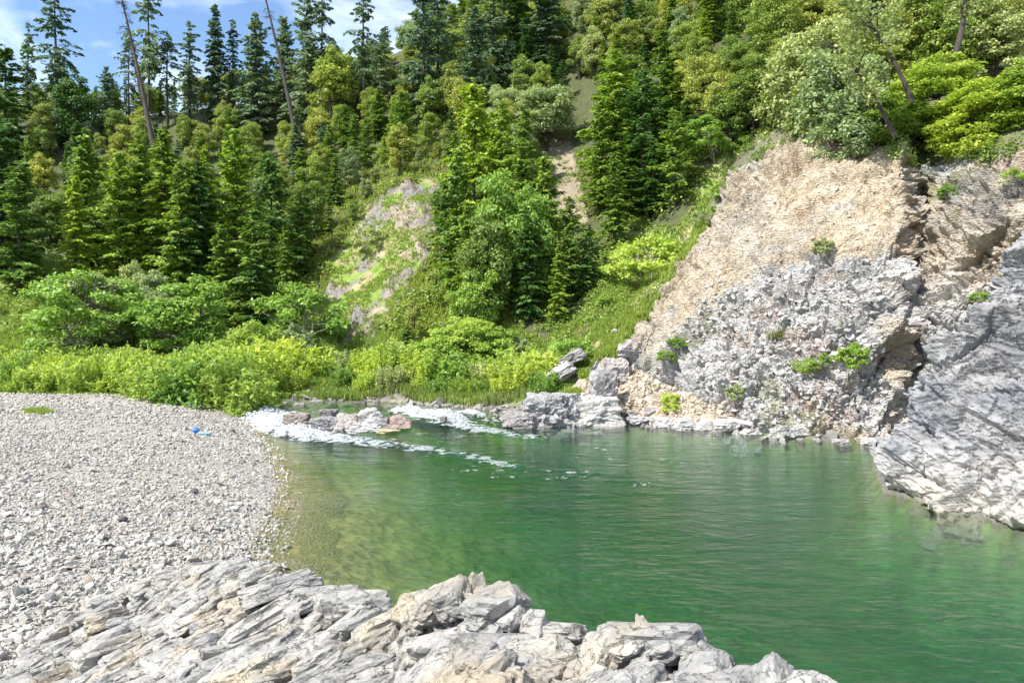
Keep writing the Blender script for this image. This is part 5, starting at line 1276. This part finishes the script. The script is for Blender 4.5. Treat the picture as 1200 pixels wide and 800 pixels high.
# scree stones on the apron, the scar and along the cliff foot
from mathutils.bvhtree import BVHTree
bvh = BVHTree.FromPolygons([tuple(p) for p in PC2.tolist()], grid_faces(*CG.shape[:2]).tolist())
def on_cliff(px, py):
    d = Vector(((px - 600) / F, 1, (HOR - py) / F)); h = bvh.ray_cast(Vector((0, 0, CAMZ)), d.normalized()); return h
def scatter(poly, n, seed):
    r = random.Random(seed); xs_ = [p[0] for p in poly]; ys_ = [p[1] for p in poly]; res = []
    while len(res) < n:
        px = r.uniform(min(xs_), max(xs_)); py = r.uniform(min(ys_), max(ys_))
        if not inpoly(np.array([px]), np.array([py]), poly)[0]: continue
        h = on_cliff(px, py)
        res.append((h[0], h[1]) if h[0] is not None else None)
        if h[0] is None: res.pop(); n -= 1
    return res
ap = scatter([(655, 495), (668, 455), (700, 440), (740, 432), (800, 458), (850, 478), (868, 500), (760, 492)], 1100, 5)
P = np.array([tuple(h[0]) for h in ap]); obj_ = obj('scree', stones_mesh('scree', P, np.exp(g.normal(math.log(.20), .4, len(P))), M_tanst, 931)); tag(obj_, kind='stuff')
ap = scatter([(800, 330), (830, 260), (900, 160), (935, 120), (1050, 170), (1056, 270), (1000, 300), (900, 310), (850, 350)], 1100, 6)
P = np.array([tuple(h[0]) for h in ap]); obj_ = obj('scar_rubble', stones_mesh('scar_rubble', P, np.clip(np.exp(g.normal(math.log(.11), .5, len(P))), 0, .38), M_tanst, 932)); tag(obj_, kind='stuff')
ap = scatter([(780, 400), (830, 330), (1040, 300), (1040, 500), (880, 500)], 900, 7)
P = np.array([tuple(h[0]) for h in ap]); obj_ = obj('cliff_rubble', stones_mesh('cliff_rubble', P, np.clip(np.exp(g.normal(math.log(.24), .42, len(P))), 0, .48), M_grey, 933)); tag(obj_, kind='stuff')
# driftwood log at the cliff foot
a = np.array(PT(862, 494, 38.6)); b = np.array(PT(935, 509, 36.9)); q = np.linspace(0, 1, 7)[:, None]
v, f = tube((b - a) * q + np.array([0, 0, .06]) * np.sin(q * 6), np.linspace(.13, .07, 7), 8)
M_log = mat_bark('driftwood', (.45, .42, .38), (.62, .59, .54), 9)
o = obj('driftwood_log', mesh_np('driftwood_log', v, f, M_log), None, tuple(a)); tag(o, 'bleached driftwood log lying along the foot of the cliff', 'log')

# bushes and ferns on the cliff
for (px, py, var, h, lf, lab) in [
 (945, 440, 'shrub0', 1.1, 'willow', 'yellow-green bush in the middle of the grey cliff'),
 (963, 430, 'shrub1', .9, 'alder', 'green bush right of the yellow-green one on the cliff'),
 (1000, 436, 'shrub2', 1.6, 'alder', 'upright green bush by the shaded cleft of the cliff'),
 (908, 395, 'twigs0', .9, 'olive', 'thin tuft on the grey cliff left of the bushes'),
 (965, 300, 'shrub2', 1.2, 'grey', 'grey-green tuft where the soil scar meets the rock'),
 (780, 425, 'shrub0', 1.0, 'alder', 'green bush at the top of the scree by the cliff'),
 (793, 412, 'shrub2', 1.1, 'alder', 'upright bush right of the bush at the top of the scree'),
 (862, 470, 'shrub2', 1.1, 'grey', 'grey-green shrub low on the cliff above the driftwood log'),
 (785, 474, 'shrub0', .9, 'willow', 'small light green bush at the foot of the scree'),
 (786, 482, 'shrub1', .7, 'willow', 'lowest light green bush by the water under the scree'),
 (825, 265, 'shrub1', 1.4, 'grey', 'low shrub at the upper left edge of the cliff'),
 (840, 190, 'shrub1', 1.6, 'alder', 'leafy bush below the notch on the left crest'),
 (1148, 355, 'shrub0', .8, 'alder', 'small green tuft above the crest of the right outcrop'),
 (1190, 215, 'shrub1', 1.0, 'alder', 'green bush by the right frame edge under the cliff top trees'),
 (1110, 235, 'shrub2', 1.1, 'alder', 'green bush in the shaded notch right of the scar')]:
    h_ = on_cliff(px, py)
    if h_[0] is None: continue
    h0 = 2.2 if var == 'twigs0' else 2
    plant('bush', var, tuple(h_[0] - Vector((0, 0, .15))), h, h0=h0, leaf=lf, label=lab, cat='bush', group='bushes on the cliff', wide=1.1)
# ------------------------------------------------------------------ the blue bag left on the bar
x, y, z = beach_at(229, 507)
root = empty('bag', (x, y, z)); tag(root, 'crumpled bright blue bag lying on the gravel bar', 'bag')
v, f = ico(4); P = v * np.array([.15, .12, .12]); P = P * (1 + .35 * fbm(v * 2.2, 991, 3))[:, None]; P[:, 2] = np.maximum(P[:, 2], -.10) + .12
M_blue = mat_plain('blue_fabric', (.03, .15, .55), .6)
obj('body', mesh_np('bag_body', P, f, M_blue), root)
q = np.linspace(0, 1, 9)[:, None]; v, f = tube(np.concatenate([0.08 * np.cos(q * 3.14), 0 * q, .19 + .08 * np.sin(q * 3.14)], 1), np.full(9, .015), 6); obj('handle', mesh_np('bag_handle', v, f, M_blue), root)
x, y, z = beach_at(239, 509)
v, f = ico(3); P = v * np.array([.28, .13, .05]) * (1 + .3 * fbm(v * 3, 992, 2))[:, None] + np.array([0, 0, .06])
o = obj('towel', mesh_np('towel', P, f, mat_plain('pale_blue_cloth', (.20, .50, .62), .8)), None, (x, y, z)); tag(o, 'small pale turquoise cloth on the gravel right of the blue bag', 'towel')

# ------------------------------------------------------------------ grass and undergrowth
def blades(name, P, h, wdt, mat, seed, lean=.35, per=5):
    g = np.random.default_rng(seed); n = len(P); bi = np.repeat(np.arange(n), per); m = len(bi)
    hh = h[bi] * g.uniform(.55, 1.15, m); az = g.uniform(0, 6.28, m); ld = np.stack([np.cos(az), np.sin(az), 0 * az], 1)
    o_ = P[bi] + g.normal(0, .09, (m, 3)) * [1, 1, 0]; tip = o_ + ld * (hh * lean * g.uniform(.2, 1.3, m))[:, None]; tip[:, 2] += hh
    mid = (o_ + tip) / 2; mid[:, 2] += hh * .1; s_ = np.stack([-np.sin(az), np.cos(az), 0 * az], 1) * (wdt * g.uniform(.7, 1.3, m))[:, None]
    Vv = np.empty((m, 4, 3)); Vv[:, 0] = o_; Vv[:, 1] = mid + s_; Vv[:, 2] = tip; Vv[:, 3] = mid - s_
    return mesh_np(name, Vv.reshape(-1, 3), np.arange(m * 4).reshape(m, 4), mat, smooth=False)
L_grass = mat_leaf('grass_blades', (.20, .28, .05), (.30, .40, .08), (.40, .38, .12), trans=.45)
L_dry = mat_leaf('dry_grass_blades', (.28, .25, .11), (.40, .36, .17), (.22, .28, .07), trans=.35)
L_reed = mat_leaf('reed_blades', (.20, .27, .06), (.34, .38, .12), (.50, .44, .22), trans=.4)
def sample_hill(n, seed, cond, y0=46, y1=95, u0=-.75, u1=.35):
    g = np.random.default_rng(seed); y = 1 / g.uniform(1 / y1, 1 / y0, n); x = g.uniform(u0, u1, n) * y; z = zg(x, y); px, py = pix(x, y, z)
    m = cond(px, py) & ~inpoly(x, y, RIVER); return np.stack([x[m], y[m], z[m] - .03], 1)
P = sample_hill(60000, 41, lambda a, b: inpoly(a, b, MEADOW)); nz = fbm(P * .35, 44, 3)
o = obj('meadow_grass', blades('meadow_grass', P[nz < .25], .45 + .35 * np.clip(nz[nz < .25] + .3, 0, 1), .045, L_grass, 42)); tag(o, kind='stuff')
P = sample_hill(150000, 45, lambda a, b: inpoly(a, b, BANK) | inpoly(a, b, SLOPE), y1=92); nz = fbm(P * .6, 46, 3)
o = obj('slope_grass', blades('slope_grass', P[nz > -.05], .30 + 0 * nz[nz > -.05], .04, L_grass, 47)); tag(o, kind='stuff')
P = P[(nz <= -.05) & (nz > -.16)]
o = obj('dry_grass', blades('dry_grass', P, .25 + 0 * P[:, 0], .03, L_dry, 48)); tag(o, kind='stuff')
g5 = np.random.default_rng(55); n = 5200; xs = g5.uniform(-14, 4, n); ys = g5.uniform(43, 52, n); m = (~inpoly(xs, ys, RIVER)) & (segdist(xs, ys, RIVER_FAR) < 2.6) & (ys > 45)
P = np.stack([xs[m], ys[m], zg(xs[m], ys[m])], 1); o = obj('reeds', blades('reeds', P, .28 + .6 * np.clip(fbm(P * .9, 59, 3) + .4, 0, 1), .03, L_reed, 56, lean=.4, per=4)); tag(o, kind='stuff')
# grass on the left edge of the cliff
gi = np.where(green > .45)[0]; gi = g5.choice(gi, 9000); P = PC2[gi] + g5.normal(0, .06, (len(gi), 3))
o = obj('cliff_grass', blades('cliff_grass', P, .32 + 0 * P[:, 0], .035, L_grass, 57)); tag(o, kind='stuff')
# a green tuft on the bar
P = np.array([beach_at(a, b) for a, b in zip(46 + 7 * g5.normal(0, 1, 260), 482.5 + 1.3 * g5.normal(0, 1, 260))]); o = obj('beach_grass', blades('beach_grass', P, .16 + 0 * P[:, 0], .03, L_grass, 58)); tag(o, kind='stuff')
# undergrowth of the forest floor: shrubby leaf clumps
P = sample_hill(9000, 61, lambda a, b: ~(inpoly(a, b, BANK) | inpoly(a, b, STRIP) | inpoly(a, b, SLOPE)) & (b < 392) & (a < 900), y0=60, y1=140, u1=.45)
P = P[g5.random(len(P)) < .22]
def clumps(name, P, r, mat, seed, per=70, leaf=.30):
    g = np.random.default_rng(seed); n = len(P); bi = np.repeat(np.arange(n), per); m = len(bi); q = unit(g.normal(0, 1, (m, 3))); q[:, 2] = np.abs(q[:, 2])
    C = P[bi] + q * (r[bi] * g.uniform(.5, 1, m))[:, None]; nn = unit(q * .6 + [0, 0, .6] + g.normal(0, .4, (m, 3))); a_ = unit(np.cross(nn, g.normal(0, 1, (m, 3)))); b_ = np.cross(nn, a_); s_ = leaf * g.uniform(.6, 1.3, m)[:, None]
    v, f = quads(C, a_ * s_ * .5, b_ * s_ * .32); return mesh_np(name, v, f, mat, smooth=False)
o = obj('undergrowth', clumps('undergrowth', P, g5.uniform(.5, 1.5, len(P)), LF['oak'], 62)); tag(o, kind='stuff')
P = sample_hill(2600, 63, lambda a, b: inpoly(a, b, MEADOW) | (inpoly(a, b, BANK) | inpoly(a, b, SLOPE)), y0=50, y1=85)
keepm = g5.random(len(P)) < .5
o = obj('meadow_shrubs', clumps('meadow_shrubs', P[keepm], g5.uniform(.25, .8, keepm.sum()), LF['alder'], 64, per=34, leaf=.16)); tag(o, kind='stuff')

# brush along the crest of the cliff and the shaded ground under the right-hand stand
ru = g5.integers(0, CG.shape[0], 420); P = CG[ru, -g5.integers(6, 20, 420)] + g5.normal(0, .2, (420, 3)); rp = pix(P[:, 0], P[:, 1], P[:, 2]); P = P[(rp[0] > 820)]
o = obj('crest_brush', clumps('crest_brush', P, g5.uniform(.3, .9, len(P)), LF['oak'], 65, per=60, leaf=.2)); tag(o, kind='stuff')
P = sample_hill(60000, 67, lambda a, b: (a > 600) & (a < 870) & (b > 120) & (b < 420), y0=55, y1=90); P = P[g5.random(len(P)) < .05]
o = obj('slope_brush', clumps('slope_brush', P, g5.uniform(.3, .9, len(P)), LF['oak'], 68, per=60, leaf=.2)); tag(o, kind='stuff')

P = sample_hill(90000, 71, lambda a, b: (a > 330) & (a < 640) & (b > 90) & (b < 390) & ~inpoly(a, b, BANK), y0=60, y1=112); r8 = g5.random(len(P))
o = obj('slope_scrub', clumps('slope_scrub', P[r8 < .045], g5.uniform(.3, .85, (r8 < .045).sum()), LF['olive'], 72, per=55, leaf=.22)); tag(o, kind='stuff')
o = obj('slope_weeds', blades('slope_weeds', P[(r8 > .1) & (r8 < .5)], .45 + .4 * g5.random(((r8 > .1) & (r8 < .5)).sum()), .05, L_grass, 73, per=3)); tag(o, kind='stuff')
